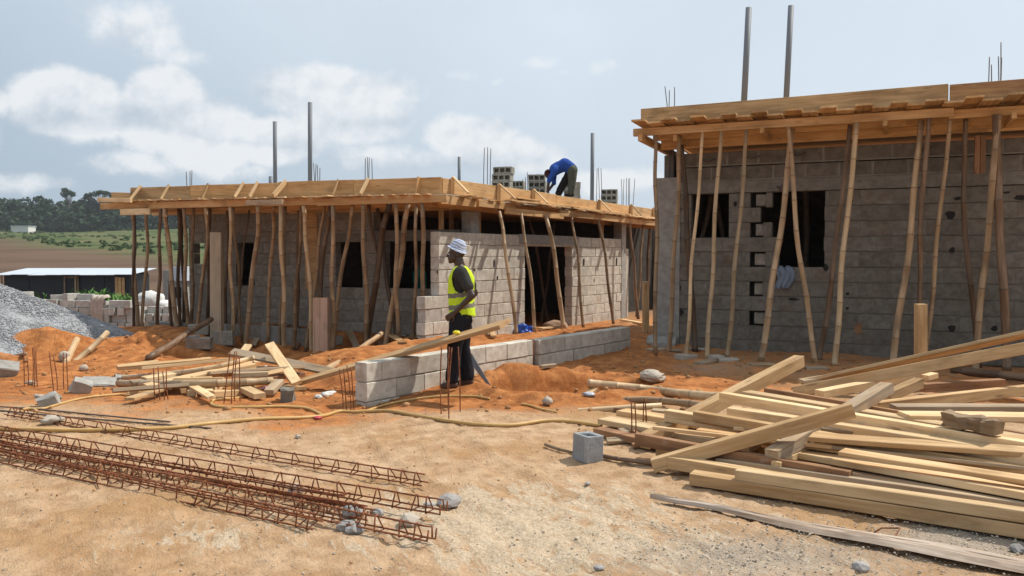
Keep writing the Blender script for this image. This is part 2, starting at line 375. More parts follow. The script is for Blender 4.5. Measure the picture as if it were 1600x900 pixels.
def m_ground():
    m = MB('bare_earth', .95, .12)
    v = m.coord((1, 1, 1), False)
    soil = m.N.new('ShaderNodeAttribute'); soil.attribute_name = 'soil'
    sp = m.N.new('ShaderNodeSeparateColor'); m.lk(soil.outputs['Color'], sp.inputs[0])
    far = m.N.new('ShaderNodeAttribute'); far.attribute_name = 'far'
    sf = m.N.new('ShaderNodeSeparateColor'); m.lk(far.outputs['Color'], sf.inputs[0])
    nb = m.noise(v, .7, 5, .6); nm = m.noise(v, 4.5, 5, .62); nf = m.noise(v, 38, 5, .7); ns = m.noise(v, 160, 3, .7)
    sand = m.mix(m.rng(nm, .3, .7), (.36, .218, .118), (.525, .358, .222))
    sand = m.mix(m.math('MULTIPLY', m.rng(nb, .45, .65), .65), sand, (.37, .205, .088))
    orange = m.mix(m.rng(nm, .32, .68), (.28, .095, .027), (.485, .20, .068))
    o = m.rng(m.math('ADD', sp.outputs[0], m.math('MULTIPLY', m.math('SUBTRACT', nm, .5), 1.1)), .25, .75)
    orange = m.mix(m.math('MULTIPLY', m.rng(m.noise(v, 2.4, 6, .7), .5, .64), .6), orange, (.19, .072, .026))
    c = m.mix(o, sand, orange)
    g = m.rng(m.math('ADD', sp.outputs[1], m.math('MULTIPLY', m.math('SUBTRACT', nf, .5), 1.0)), .35, .75)
    c = m.mix(m.math('MULTIPLY', g, .75), c, m.mix(m.rng(ns, .35, .65), (.22, .19, .155), (.44, .40, .345)))
    def dot(ax):
        n = m.N.new('ShaderNodeVectorMath'); n.operation = 'DOT_PRODUCT'; m.lk(v, n.inputs[0]); n.inputs[1].default_value = ax; return n.outputs['Value']
    cx = m.N.new('ShaderNodeCombineXYZ'); m._in(cx.inputs[0], m.math('MULTIPLY', dot((.43, -.9, 0)), 1.1)); m._in(cx.inputs[1], m.math('MULTIPLY', dot((.9, .43, 0)), 3.0))
    st = m.noise(cx.outputs[0], 3.0, 8, .7, .9)
    p = m.rng(m.math('ADD', sp.outputs[2], m.math('MULTIPLY', m.math('SUBTRACT', st, .5), 2.4)), .42, .72)
    c = m.mix(m.math('MULTIPLY', p, .75), c, m.mix(m.rng(nf, .35, .65), (.40, .31, .21), (.62, .52, .39)))
    spk = m.rng(nf, .60, .74); c = m.mix(m.math('MULTIPLY', spk, .6), c, (.21, .13, .068))
    spk2 = m.rng(ns, .62, .75); c = m.mix(m.math('MULTIPLY', spk2, .45), c, (.58, .49, .37))
    c = m.val(c, m.math('MULTIPLY_ADD', m.noise(v, 75, 4, .75), .62, .82))
    vf = m.coord((.05, .05, .05), False); fn = m.noise(m.coord((.02, .09, .05), False), 1.0, 5, .6); fg = m.noise(vf, 1.1, 6, .65)
    brown = m.mix(m.rng(fn, .35, .65), (.085, .05, .032), (.135, .085, .055))
    grass = m.mix(m.rng(fg, .38, .62), (.045, .075, .018), (.115, .115, .045)); grass = m.mix(m.math('MULTIPLY', m.rng(fn, .55, .7), .45), grass, (.13, .10, .055))
    c = m.mix(sf.outputs[0], c, brown); c = m.mix(sf.outputs[1], c, grass)
    m.col(c); h = m.math('MULTIPLY_ADD', nf, .6, m.math('MULTIPLY_ADD', ns, .3, m.math('MULTIPLY', nm, 1.2))); m.bump(m.math('MULTIPLY_ADD', st, 1.2, h), .9, .03)
    return m.m
GROUND = m_ground()
# ---------------------------------------------------------------- terrain
CL = np.array((-1.3, 15.0)); UF = np.array((-.926, .377)); UF /= np.linalg.norm(UF); NF = np.array((UF[1], -UF[0]))   # left roof: front edge runs along UF from the corner CL, NF points inward
US = np.array((math.sin(math.radians(33)), math.cos(math.radians(33)))); NS = np.array((-US[1], US[0]))               # its side edge and inward normal
R0 = np.array((2.1, 13.3)); UR = np.array((.921, -.389)); UR /= np.linalg.norm(UR); NR = np.array((-UR[1], UR[0]))          # right roof front edge, inward
LW0 = np.array((-1.63, 9.1)); LWD = np.array((.608, .794)); LWD /= np.linalg.norm(LWD); LWN = np.array((-LWD[1], LWD[0]))
def sm(x, a, b):
    t = np.clip((x-a)/(b-a), 0, 1); return t*t*(3-2*t)
def _hash(i, j, s):
    h = np.sin(i*127.1+j*311.7+s*74.7)*43758.5453; return h-np.floor(h)
def vnoise(x, y, s=0):
    i, j = np.floor(x), np.floor(y); fx, fy = x-i, y-j; fx = fx*fx*(3-2*fx); fy = fy*fy*(3-2*fy)
    a = _hash(i, j, s); b = _hash(i+1, j, s); c = _hash(i, j+1, s); d = _hash(i+1, j+1, s)
    return (a*(1-fx)+b*fx)*(1-fy)+(c*(1-fx)+d*fx)*fy-.5
def fbm(x, y, o=4, s=0):
    r = 0; a = 1
    for k in range(o): r = r+a*vnoise(x, y, s+k); x, y, a = x*2.03+5.2, y*2.03+1.7, a*.5
    return r
def bumpg(x, y, cx, cy, rx, ry, ang=0):
    c, s = math.cos(ang), math.sin(ang); a = ((x-cx)*c+(y-cy)*s)/rx; b = (-(x-cx)*s+(y-cy)*c)/ry
    return np.exp(-(a*a+b*b))
PIT = PZ(895, 632, -.2); M1 = PZ(425, 535, -.12); M2 = PZ(1575, 640, 0)
def ground(x, y, fine=True):
    x = np.asarray(x, float); y = np.asarray(y, float)
    qx, qy = x-CL[0], y-CL[1]; t = qx*UF[0]+qy*UF[1]; d = qx*NF[0]+qy*NF[1]; e = qx*NS[0]+qy*NS[1]
    lx, ly = x-LW0[0], y-LW0[1]; ls = lx*LWD[0]+ly*LWD[1]; ln = lx*LWN[0]+ly*LWN[1]
    z = np.interp(y, (0, 19, 25, 55, 70, 120, 200, 400, 460, 900), (0, -.05, -.66, -1.5, -1.6, .7, 4.5, 14, 20, 32))
    dirt = sm(y, 8.5, 10.5)*(1-sm(y, 20, 24))*(1+1.3*bumpg(x, y, -7, 15, 2.6, 1.2)+.8*bumpg(x, y, PIT.x-.4, PIT.y+.2, 1.3, .9))
    basin = sm(-x, .8, 3)*sm(y, 9, 11.5)*(1-sm(y, 19, 22))
    z = z-.2*basin
    z = z-.18*sm(-d, -.85, -.7)*(1-sm(-d, .9, 1.9))*sm(t, .2, 1.5)*(1-sm(t, 4.6, 6))*(1-sm(y, 19, 21))
    z = z+(.27*np.exp(-((d-.0)/.8)**2)*sm(t, 4.6, 6)-.26*np.exp(-((d+1.75)/.55)**2)*(1-sm(t, 7.6, 8.6))+.13*np.exp(-((d+2.7)/.6)**2))*sm(t, 3.2, 4.6)*(1-sm(t, 11, 13))
    z = z+.22*bumpg(x, y, M1.x, M1.y, .45, .35)+.2*bumpg(x, y, M1.x+1.05, M1.y-.2, .3, .3)
    z = z-.06*bumpg(x, y, LW0[0], LW0[1]-.2, .9, .7)
    fill = sm(ln, .12, .45)*sm(ls, .6, 2.4)*(1-sm(ln, 3.2, 4.2)); z = z*(1-fill)+np.interp(y, (15.5, 20.5), (.09, -.11))*fill
    z = z+.15*bumpg(x, y, .15, 10.6, .8, .5, .9)*(1-sm(ln, .0, .15))
    rp = np.hypot((x-PIT.x-.05)/1.05, (y-PIT.y)/.62)+.45*fbm(x*1.6, y*1.6, 3, 55); z = z-.20*sm(1.05-rp, 0, .32)-.06*sm(.7-rp, 0, .3)+.05*np.exp(-((rp-1.2)/.2)**2)
    z = z+.38*bumpg(x, y, -8.9, 14.8, 1.35, .5, .1)+.52*bumpg(x, y, -7.0, 15.6, 1.3, .45, -.1)+.24*bumpg(x, y, -9.3, 13.7, 1.2, .3, -.15)
    z = z+.16*sm(y, 12.8, 15.2)*sm(x, .9, 2.2)*(1-sm(y, 19, 21))*(1-fill)
    z = z+.13*bumpg(x, y, M2.x, M2.y, .5, .3)
    fl = np.interp(t, (1.0, 4.5), (-.08, .08))
    inn = sm(d, .83, .93)*(1-sm(t, 7.7, 8.0))*sm(e, -.9, -.2)*(1-sm(y, 27, 30)); z = z*(1-inn)+fl*inn
    if fine:
        amp = 1-.75*inn
        z = z+amp*(.05*fbm(x*.55, y*.55, 3, 3)+.022*fbm(x*2.1, y*2.1, 3, 11)*(.55+2*dirt)+.010*fbm(x*7, y*7, 3, 23)*(1+1.2*dirt)+.06*np.abs(fbm(x*1.3, y*1.3, 4, 31))*dirt+.03*np.abs(fbm(x*4, y*4, 3, 37))*dirt)
        z = z+np.clip((y-60)/300, 0, 1)*fbm(x*.02, y*.02, 3, 40)*3
    return z
def gz(x, y): return float(ground(np.array([x]), np.array([y]))[0])
def G(u, v, dz=0.0, z=0.0):            # point of the ground seen at a photo pixel
    for _ in range(14):
        p = PZ(u, v, z); z = .5*z+.5*gz(p.x, p.y)
    p = PZ(u, v, z); p.z = gz(p.x, p.y)+dz; return p
def geo(a, b, s0, k):
    out = [a]; s = s0
    while out[-1] < b: s *= k; out.append(out[-1]+s)
    return out
xs = [-q for q in geo(9.5, 700, .08, 1.11)][::-1]+list(np.arange(-9.45, -5, .055))+list(np.arange(-5, 5.2, .03))+geo(5.25, 700, .05, 1.14)
ys = [-q for q in geo(-3.3, 60, .2, 1.4)][::-1]+list(np.arange(3.35, 7.5, .024))+list(np.arange(7.5, 12.5, .04))+list(np.arange(12.5, 19, .06))+geo(19, 900, .07, 1.055)
XX, YY = np.meshgrid(np.array(xs), np.array(ys)); ZZ = ground(XX, YY)
fr = (YY < 8.5)*1.0                      # scuffed, footprinted foreground
trk = sm(XX, -.6, .6)*(1-sm(YY, 5.2, 6.4))
ZZ = ZZ+trk*(.016*np.abs(fbm((XX*.9+YY*.43)*8, (XX*.43-YY*.9)*2.6, 4, 91))-.006)
ZZ = ZZ+fr*(.010*np.abs(fbm(XX*9+YY*2, YY*8, 4, 61))-.004+.008*fbm(XX*20, YY*20, 2, 67))
# footprints and scuffs trodden into the yard
xa, ya = np.array(xs), np.array(ys); frng = np.random.default_rng(5)
for k in range(420):
    fy = 3.9+5.2*frng.uniform()**1.3; fx = frng.uniform(-.62, .5)*fy; a = frng.uniform(0, 3.14); L_, w_ = frng.uniform(.09, .15), frng.uniform(.035, .055)
    i0, i1 = np.searchsorted(xa, (fx-.3, fx+.3)); j0, j1 = np.searchsorted(ya, (fy-.3, fy+.3))
    if i1-i0 < 3 or j1-j0 < 3: continue
    X_, Y_ = XX[j0:j1, i0:i1]-fx, YY[j0:j1, i0:i1]-fy; c_, s_ = math.cos(a), math.sin(a); q = np.hypot((X_*c_+Y_*s_)/L_, (-X_*s_+Y_*c_)/w_)
    dd = frng.uniform(.004, .012); ZZ[j0:j1, i0:i1] += -dd*sm(1.15-q, 0, .5)+dd*.55*np.exp(-((q-1.35)/.25)**2)
for (x0, y0, x1, y1, w_, dd) in ((-1.5, 7.6, .35, 3.7, .10, .014), (-.55, 7.4, 1.25, 3.6, .10, .012), (-4.2, 6.4, -1.9, 3.6, .11, .007)):     # faint wheel ruts
    ex, ey = x1-x0, y1-y0; Lr = math.hypot(ex, ey); ex, ey = ex/Lr, ey/Lr; s_ = (XX-x0)*ex+(YY-y0)*ey; p_ = -(XX-x0)*ey+(YY-y0)*ex+.12*np.sin(s_*1.3)
    env = sm(s_, -.5, .5)*(1-sm(s_, Lr-.6, Lr+.6)); ZZ += env*(-dd*np.exp(-(p_/w_)**4)+dd*.6*np.exp(-((np.abs(p_)-w_*1.5)/(.4*w_))**2)+np.exp(-(p_/w_)**4)*.006*np.sin(s_*75+4*np.abs(p_)/w_))
nx, ny = len(xs), len(ys); idx = np.arange(nx*ny).reshape(ny, nx)
F = np.stack([idx[:-1, :-1], idx[:-1, 1:], idx[1:, 1:], idx[1:, :-1]], -1).reshape(-1, 4)
gme = fast_mesh('ground', np.stack([XX, YY, ZZ], -1).reshape(-1, 3), F, GROUND, True)
x_, y_ = XX.ravel(), YY.ravel()
orange = sm(y_+fbm(x_*.5, y_*.5, 3, 71)*2.2+.5*sm(-x_, 0, 4), 7.6, 10.2)*.85*(1-.35*sm(x_, 1.5, 3)*sm(y_, 9.5, 11))
orange = np.clip(orange+.5*bumpg(x_, y_, PIT.x-.3, PIT.y, 1.4, .9)+.6*bumpg(x_, y_, M2.x, M2.y, .6, .35)+.16*bumpg(x_, y_, -4.4, 5.0, 2, 1.2), 0, 1)*(1-.5*sm(y_, 20, 30))
gx = PZ(1520, 830, 0); gx2 = PZ(1150, 845, 0); gx3 = PZ(1100, 575, 0); gx4 = PZ(330, 790, 0)
grey = .62*bumpg(x_, y_, gx.x, gx.y, .55, .4)+.42*bumpg(x_, y_, gx2.x, gx2.y-.15, .9, .5)+.5*bumpg(x_, y_, gx3.x, gx3.y, 1.3, .8)+.35*bumpg(x_, y_, gx4.x, gx4.y, .5, .25)+.8*bumpg(x_, y_, -10.5, 13.6, 2.4, 1.0)+.30*sm(-y_, -5.2, -4.2)
pale = .30*sm(x_, -1.0, .6)*(1-sm(y_, 5.6, 7))+.62*bumpg(x_, y_, -.45, 5.1, 1.15, .75)+.45*bumpg(x_, y_, -1.9, 4.6, .6, .35)+.35*bumpg(x_, y_, .3, 4.4, .9, .5)+.25*bumpg(x_, y_, -3, 6.4, 1.5, .5)
sa = gme.color_attributes.new('soil', 'FLOAT_COLOR', 'POINT'); sa.data.foreach_set('color', np.stack([orange, grey, pale, np.ones_like(x_)], -1).astype('f').ravel())
side = (x_+148)*(130-235)-(y_-235)*(-59+148)          # which side of the field boundary
bn = fbm(x_*.05, y_*.05, 3, 81)*6
grass = sm(-side/137.6+bn, -2, 3); brown = sm(y_, 20, 30)
fa = gme.color_attributes.new('far', 'FLOAT_COLOR', 'POINT'); fa.data.foreach_set('color', np.stack([brown, grass*sm(y_, 40, 60), 0*x_, np.ones_like(x_)], -1).astype('f').ravel())
kind(put('ground', gme), 'structure')
# loose pebbles in the foreground
n = 9000
px = rng.uniform(0, 1, n)
yy = 3.9+6.5*rng.uniform(0, 1, n)**1.6; xx = (rng.uniform(-.68, .68, n))*yy
hot = rng.uniform(0, 1, n) < .42
cx = np.where(rng.uniform(0, 1, n) < .5, gx.x, gx2.x); cy = np.where(cx == gx.x, gx.y, gx2.y-.1)
xx = np.where(hot, cx+rng.normal(0, .5, n), xx); yy = np.where(hot, np.maximum(cy+rng.normal(0, .3, n), 3.8), yy)
sz = .002+.007*rng.uniform(0, 1, n)**5
zz = ground(xx, yy)
kind(put('pebbles', scatter_mesh('pebbles', np.stack([xx, yy, zz+.006], -1), sz, PEBB)), 'stuff')
n = 2600; yy = 4+13*rng.uniform(0, 1, n)**.6; xx = rng.uniform(-.62, .45, n)*yy
ok = (ground(xx, yy, False) < .05); xx, yy = xx[ok], yy[ok]
kind(put('dirt_clods', scatter_mesh('clods', np.stack([xx, yy, ground(xx, yy)+.01], -1), .004+(.008+.030*(yy > 8.3))*rng.uniform(0, 1, len(xx))**4, m_plain('clod', (.36, .20, .095), .95, .1, .4, 2))), 'stuff')
# gravel heap: a cone of loose stones
def pile(x, y):
    r = np.hypot(x+11.3, y-16.1); a = np.arctan2(y-16.1, x+11.3)
    h1 = .44*(3.55+.18*np.sin(a*5)+.1*np.sin(a*11)-np.sqrt(r*r+.12))-.15
    r2 = np.hypot(x+9.3, y-16.6); h2 = .42*(.9-np.sqrt(r2*r2+.1))-.4
    return np.maximum(h1, h2)
gxs = np.linspace(-15.5, -6.5, 210); gys = np.linspace(11.4, 20, 200); PX, PY_ = np.meshgrid(gxs, gys)
PZ_ = np.maximum(pile(PX, PY_)+.03*fbm(PX*4, PY_*4, 3, 5), -1.2)
idx = np.arange(210*200).reshape(200, 210); F = np.stack([idx[:-1, :-1], idx[:-1, 1:], idx[1:, 1:], idx[1:, :-1]], -1).reshape(-1, 4)
gp = tag(put('gravel_heap', fast_mesh('gravel_heap', np.stack([PX, PY_, PZ_], -1).reshape(-1, 3), F, GRAV, False)), 'large heap of blue-grey gravel at the left edge of the site', 'gravel heap')
n = 46000; xx = rng.uniform(-11.8, -7, n); yy = rng.uniform(12, 17.6, n); hz = pile(xx, yy); ok = hz > ground(xx, yy)-.02
xx, yy, hz = xx[ok], yy[ok], hz[ok]
go = put('loose_gravel', scatter_mesh('loose_gravel', np.stack([xx, yy, hz+.006], -1), .007+.015*rng.uniform(0, 1, len(xx))**2, GRAV, .8, .3), gp); go['kind'] = 'stuff'

# ---------------------------------------------------------------- leaves and trees
def leaf_cloud(cs, rs, per, size, flat=.8):
    """many small quads spread through ellipsoidal clumps: cs (n,3), rs (n,)"""
    cs = np.repeat(np.asarray(cs, float), per, 0); rs = np.repeat(np.asarray(rs, float), per)
    n = len(cs); d = rng.normal(0, 1, (n, 3)); d /= np.linalg.norm(d, axis=1)[:, None]
    r = rs*rng.uniform(.45, 1.05, n)**.6; p = cs+d*r[:, None]*np.array([1, 1, flat])
    nn = d+rng.normal(0, .55, (n, 3)); nn[:, 2] += .35; nn /= np.linalg.norm(nn, axis=1)[:, None]
    ax = np.cross(nn, rng.normal(0, 1, (n, 3))); ax /= np.linalg.norm(ax, axis=1)[:, None]; bx = np.cross(nn, ax)
    s = (size*rng.uniform(.6, 1.4, n))[:, None]
    v = np.stack([p-ax*s, p-bx*s*.6, p+ax*s, p+bx*s*.6], 1).reshape(-1, 3)
    return v, np.arange(n*4).reshape(-1, 4)
def crown_clumps(c, rx, ry, rz, k):
    d = rng.normal(0, 1, (k, 3)); d /= np.linalg.norm(d, axis=1)[:, None]; d *= rng.uniform(.35, .95, (k, 1))
    return np.array(c)+d*np.array([rx, ry, rz])
cs = []; rs = []
for i in range(330):                     # the wood on the ridge, one mass of many crowns
    x = rng.uniform(-430, -128); y = 400+rng.uniform(0, 60)+.05*abs(x+150)*(x > -150)
    g = gz(x, y); H = rng.uniform(11, 18)*(1+.12*math.sin(x*.03))
    if y < 415: H *= .7
    R = rng.uniform(4.5, 8)
    k = crown_clumps((x, y, g+H*.62), R, R*.8, H*.36, 9); cs.append(k); rs += list(rng.uniform(.28, .5, 9)*R)
    low = crown_clumps((x, y-4, g+2.5), R, R*.6, 2, 4); cs.append(low); rs += list(rng.uniform(2, 3.4, 4))
v, f = leaf_cloud(np.concatenate(cs), rs, 42, 1.15)
kind(put('forest', fast_mesh('forest', v, f, FOREST)), 'stuff')
def tree(label, x, y, H, crown, trunk_r, per, leaf, mat=None, group='trees rising above the far wood'):
    z0 = gz(x, y)-.3; t = thing('tree', (x, y, z0), label, 'tree', group)
    top = Vector((x, y, z0+H)); tv = []; tf = []
    def add(a, b, ra, rb):
        mid = (a+b)/2+Vector((random.uniform(-.4, .4), 0, 0)); pts = smooth_path([a, mid, b], 5)
        vs, fs = tube_data([p-Vector((x, y, z0)) for p in pts], [ra+(rb-ra)*i/5 for i in range(6)], 6); o = len(tv); tv.extend(vs); tf.extend(tuple(i+o for i in q) for q in fs)
    fork = Vector((x, y, z0+H*.62)); add(Vector((x, y, z0)), fork, trunk_r, trunk_r*.6)
    cs, rs = crown
    for c in cs: add(fork+Vector((0, 0, random.uniform(-1, .3))), Vector(c)+Vector((x, y, z0)), trunk_r*.4, trunk_r*.1)
    put('trunk', mesh('trunk', tv, tf, BARK, True), t, Matrix.Translation((x, y, z0)))
    v, f = leaf_cloud(cs, rs, per, leaf); put('crown', fast_mesh('crown', v, f, mat or FOREST), t, Matrix.Translation((x, y, z0)))
    return t
def at_far(u, Y): p = PY(u, 400, Y); return p.x, p.y
def topz(v, Y): return PY(800, v, Y).z
x, y = at_far(110, 420); H = topz(292, y)-gz(x, y)
tree('tall tree with a round crown standing clear above the far wood', x, y, H, ([(rng.uniform(-2.6, 2.6), rng.uniform(-2, 2), H-rng.uniform(.8, 4.6)) for _ in range(16)]+[(-1.2, 0, H-8), (4.5, 0, H-7.6)], [1.3]*16+[.8, .8]), .55, 60, .42)
x, y = at_far(158, 425); H = topz(297, y)-gz(x, y)
cl = [(rng.uniform(-6.8, 8), rng.uniform(-4, 4), 0) for _ in range(26)]; cl = [(a, b, H-.6-.035*(a-1)**2-rng.uniform(0, .7)) for a, b, _ in cl]+[(-7.6, 0, H-3.8), (-6.2, 1, H-3.9), (-5.2, 0, H-5), (3, 0, H-2.6), (6, 0, H-2.8)]
tree('flat-topped umbrella tree on the ridge beside the left roof', x, y, H, (cl, [1.25]*len(cl)), .5, 60, .42)
for u, v, r, lab in ((28, 311, 6.5, 'broad dark crown at the left end of the far wood'), (70, 316, 3.2, 'small bushy tree poking up midway along the far wood'), (205, 318, 5, 'dark tree rising just left of the first bamboo prop'), (255, 332, 4, 'dark tree seen between the leftmost bamboo props')):
    x, y = at_far(u, 428); H = topz(v, y)-gz(x, y)
    k = crown_clumps((0, 0, H-r*.75), r, r*.8, r*.75, 16); tree(lab, x, y, H, ([tuple(q) for q in k], [r*.42]*16), .5, 70, .5)
# bushes over the green field
cs = []; rs = []
for i in range(420):
    u = rng.uniform(-150, 420); Y = rng.uniform(140, 395); x, y = at_far(u, Y)
    if (x+148)*(130-235)-(y-235)*(89) > -300: continue
    r = rng.uniform(.2, .7)*(1+Y/400); cs.append((x, y, gz(x, y)+r*.3)); rs.append(r)
v, f = leaf_cloud(cs, rs, 40, .3, .6); kind(put('field_bushes', fast_mesh('field_bushes', v, f, BUSH)), 'stuff')
# ---------------------------------------------------------------- far things on the left
def box_thing(name, lo, hi, mat, label, cat, group=None, M=None): return tag(box(name, lo, hi, mat, None, M), label, cat, group)
# shed with dark walls
Ys = 55.0; a = PY(6, 470, Ys); b = PY(203, 470, Ys); zg = gz((a.x+b.x)/2, Ys)
sh = thing('shed', ((a.x+b.x)/2, Ys, zg), 'long low shed with black sheet walls and a pale tin roof', 'shed')
zr = PY(100, 428, Ys).z; L = b.x-a.x
for i in range(5):
    x0 = a.x+L*i/5
    box('wall_sheet', (x0+.02, Ys+.05+.03*(i % 2), zg-.2), (x0+L/5-.02, Ys+.11+.03*(i % 2), zr-.08), TARP, sh)
box('side_wall', (b.x-.06, Ys+.2, zg-.2), (b.x, Ys+3, zr-.05), TARP, sh); box('side_wall', (a.x, Ys+.2, zg-.2), (a.x+.06, Ys+3, zr-.05), TARP, sh); box('back_wall', (a.x+.1, Ys+3, zg-.2), (b.x-.1, Ys+3.06, zr+.05), TARP, sh)
for i in range(8):
    x0 = a.x-.35+(L+.7)*i/8; x1 = x0+(L+.7)/8+.06
    beam('roof_sheet', ((x0+x1)/2, Ys-.55, zr-.06+.02*math.sin(i*2.1)+.006*(i % 2)), ((x0+x1)/2, Ys+3.3, zr+.33+.006*(i % 2)), x1-x0, .03, TIN, sh, segs=2)
for u in (3, 101, 118, 122):
    p = PY(u, 450, Ys-.06); tube('post', [(p.x, p.y, zg-.1), (p.x, p.y, zr-.1)], .055, BMID, sh)
p = PY(101, 433, Ys-.06); q = PY(122, 433, Ys-.06); tube('door_frame', [p, q], .05, BMID, sh)
for k, u in enumerate((180, 185.2, 190.5)):
    p = PY(u, 432, Ys-.02); q = PY(u+4.8, 462, Ys-.02); box('door_board', (p.x, p.y-.05, zg-.05), (q.x, p.y, zr-.2-.02*k), ORNG, sh)
# leafy plants before the shed
def leaf_plant(label, u, v, Y, h, n, w):
    p = PY(u, v, Y); z = gz(p.x, p.y); t = thing('plant', (p.x, p.y, z), label, 'plant', 'green plants in front of the shed')
    vs = []; fs = []
    for i in range(n):
        a = rng.uniform(0, 6.28); bx, by = rng.normal(0, w, 2); L = h*rng.uniform(.6, 1.1); lean = rng.uniform(.2, .7)
        pts = [(bx+math.cos(a)*lean*L*s*s, by+math.sin(a)*lean*L*s*s, L*(s-.25*s*s*s)) for s in (0, .35, .7, 1)]
        o = len(vs); wd = .045*h
        for (x, y, zz), k in zip(pts, (.5, 1, .8, .08)):
            vs += [(x-math.sin(a)*wd*k, y+math.cos(a)*wd*k, zz), (x+math.sin(a)*wd*k, y-math.cos(a)*wd*k, zz)]
        fs += [(o+2*i_, o+2*i_+1, o+2*i_+3, o+2*i_+2) for i_ in range(3)]
    put('leaves', mesh('leaves', vs, fs, PLANT), t, Matrix.Translation((p.x, p.y, z)))
    tube('stem', [(p.x, p.y, z), (p.x, p.y, z+h*.6)], .03, PLANT, t)
leaf_plant('tall leafy plant at the middle of the black shed wall', 140, 462, 46, 1.3, 70, .5)
leaf_plant('bright green blade-leaved clump beside the shed door', 176, 465, 44, 1.05, 120, .9)
leaf_plant('bright green plants at the right corner of the shed', 193, 465, 45, .95, 70, .45)
leaf_plant('low bright green plant behind the gravel heap slope', 72, 470, 40, .6, 60, .5)
leaf_plant('dark plant beside the stacked blocks behind the gravel heap', 52, 470, 43, 1.1, 50, .5)
leaf_plant('bush showing above the tin roof of the shed', 62, 428, 62, 2.3, 80, .9)
# stacked blocks
def vary(n, *a, **k): return [beam_mesh(*a, **k) for _ in range(n)]
NB = vary(5, .45, .2, .22, BLK_N, segs=2, warp=0, ch=.008, rough=.003)
def blk(p, rz, label, group, me=None, name='block'):
    M = Matrix.Translation(Vector(p)) @ Matrix.Rotation(rz, 4, 'Z'); return tag(put(name, me or random.choice(NB), None, M), label, 'block', group)
Yb = 25.0
ORDN = ('first', 'second', 'third', 'fourth', 'fifth', 'sixth', 'seventh', 'eighth', 'ninth', 'tenth', 'eleventh', 'twelfth', 'thirteenth', 'fourteenth', 'fifteenth', 'sixteenth', 'seventeenth')
CRS = ('lowest', 'second', 'third', 'top')
for r in range(4):
    nb_ = 0; u = 62 if r == 3 else (92 if r == 2 else 118); pos = PY(u, 500, Yb).x; end = PY(204, 500, Yb).x; endon = r % 2 == 0
    while pos < end:
        eo = endon if random.random() < .85 else not endon; w = .2 if eo else .45
        z = gz(pos, Yb)+.11+r*.225
        blk((pos+w/2, Yb+random.uniform(-.05, .05), z), math.pi/2 if eo else 0, f'{ORDN[min(nb_, 16)]} grey block from the left in the {CRS[r]} course of the stack behind the gravel', 'blocks stacked behind the gravel heap'); nb_ += 1
        pos += w+random.choice((.01, .02, .05, .09))
for r in range(3):
    nb_ = 0; pos = PY(206, 500, 25.6).x; end = PY(272, 500, 25.6).x
    while pos < end:
        eo = r != 2; w = .2 if eo else .45
        blk((pos+w/2, 25.6+random.uniform(-.05, .05), gz(pos, 25.6)+.13+r*.225), math.pi/2 if eo else 0, f'{ORDN[nb_]} block from the left in the {CRS[r]} course seen between the leftmost props', 'blocks stacked behind the leftmost props'); nb_ += 1; pos += w+random.choice((.02, .04, .08))
for u, v, Y, rz, lab in ((28, 462, 27, .1, 'block behind the gravel heap, left of a loose pair'), (41, 461, 27, 1.4, 'block behind the gravel heap, right of a loose pair'), (92, 466, 25.1, .5, 'tilted loose block on top of the grey stack'), (111, 464, 25.1, 1.2, 'loose block set end-on atop the grey stack'), (135, 465, 25.2, .0, 'hollow-sided block left of the draped sack')):
    p = PY(u, v, Y); blk(p, rz, lab, None)
for u in (28, 41):
    p = PY(u, 462, 27); 
    for k in range(1, 6):
        z = p.z-.22*k
        if z > gz(p.x, 27)-.1: blk((p.x, 27, z), .1, f'{ORDN[k-1]} block down beneath the '+('left' if u == 28 else 'right')+' loose block behind the gravel heap', 'blocks under the loose pair')
def drape(name, c, w, h, d, mat, label, cat, seed=1):
    n, m = 15, 13; vs = []; fs = []
    for i in range(n):
        for j in range(m):
            a = i/(n-1)-.5; b = j/(m-1); hang = max(0, b-.3)
            x = a*w*(1-.35*hang)+.04*math.sin(b*7+seed); y = -d*min(b/.3, 1)-.02*math.sin(a*22+b*3+seed)-.05*hang; z = -hang*h/.7+.05*math.sin(a*17+seed*2)*(1-b*.5)
            vs.append((x, y, z))
    for i in range(n-1):
        for j in range(m-1): fs.append((i*m+j, (i+1)*m+j, (i+1)*m+j+1, i*m+j+1))
    o = tag(put(name, mesh(name, vs, fs, mat, True), None, Matrix.Translation(Vector(c))), label, cat)
    s = o.modifiers.new('thick', 'SOLIDIFY'); s.thickness = .012; return o
p = PY(160, 463, 25.1); drape('sack', (p.x, p.y, p.z), .42, 1.0, .3, m_plain('beige_sack', (.42, .36, .31), .85, .15, .3, 9), 'creased beige sack draped over the stacked grey blocks', 'sack')
def lump(name, c, r, mat, label, cat, group=None, sub=3, amp=.22, seed=0.0, tagit=True, parent=None, sharp=False):
    import bmesh
    bm = bmesh.new(); bmesh.ops.create_icosphere(bm, subdivisions=sub, radius=1)
    for v in bm.verts:
        k = 1+amp*(mnoise.noise(v.co*1.3+Vector((seed*3.1, seed, 0)))*1.4+mnoise.noise(v.co*3.1+Vector((seed, seed*2, 4)))*.6)
        if sharp: k = min(k, 1.0+.12*mnoise.noise(v.co*.8+Vector((seed, 9, 2))))
        v.co = Vector((v.co.x*r[0], v.co.y*r[1], v.co.z*r[2]))*k
    me = bpy.data.meshes.new(name); bm.to_mesh(me); bm.free(); me.materials.append(mat)
    if not sharp: me.polygons.foreach_set('use_smooth', [True]*len(me.polygons))
    o = put(name, me, parent, Matrix.Translation(Vector(c)) @ Matrix.Rotation(seed*1.7, 4, 'Z'))
    return tag(o, label, cat, group) if tagit else o
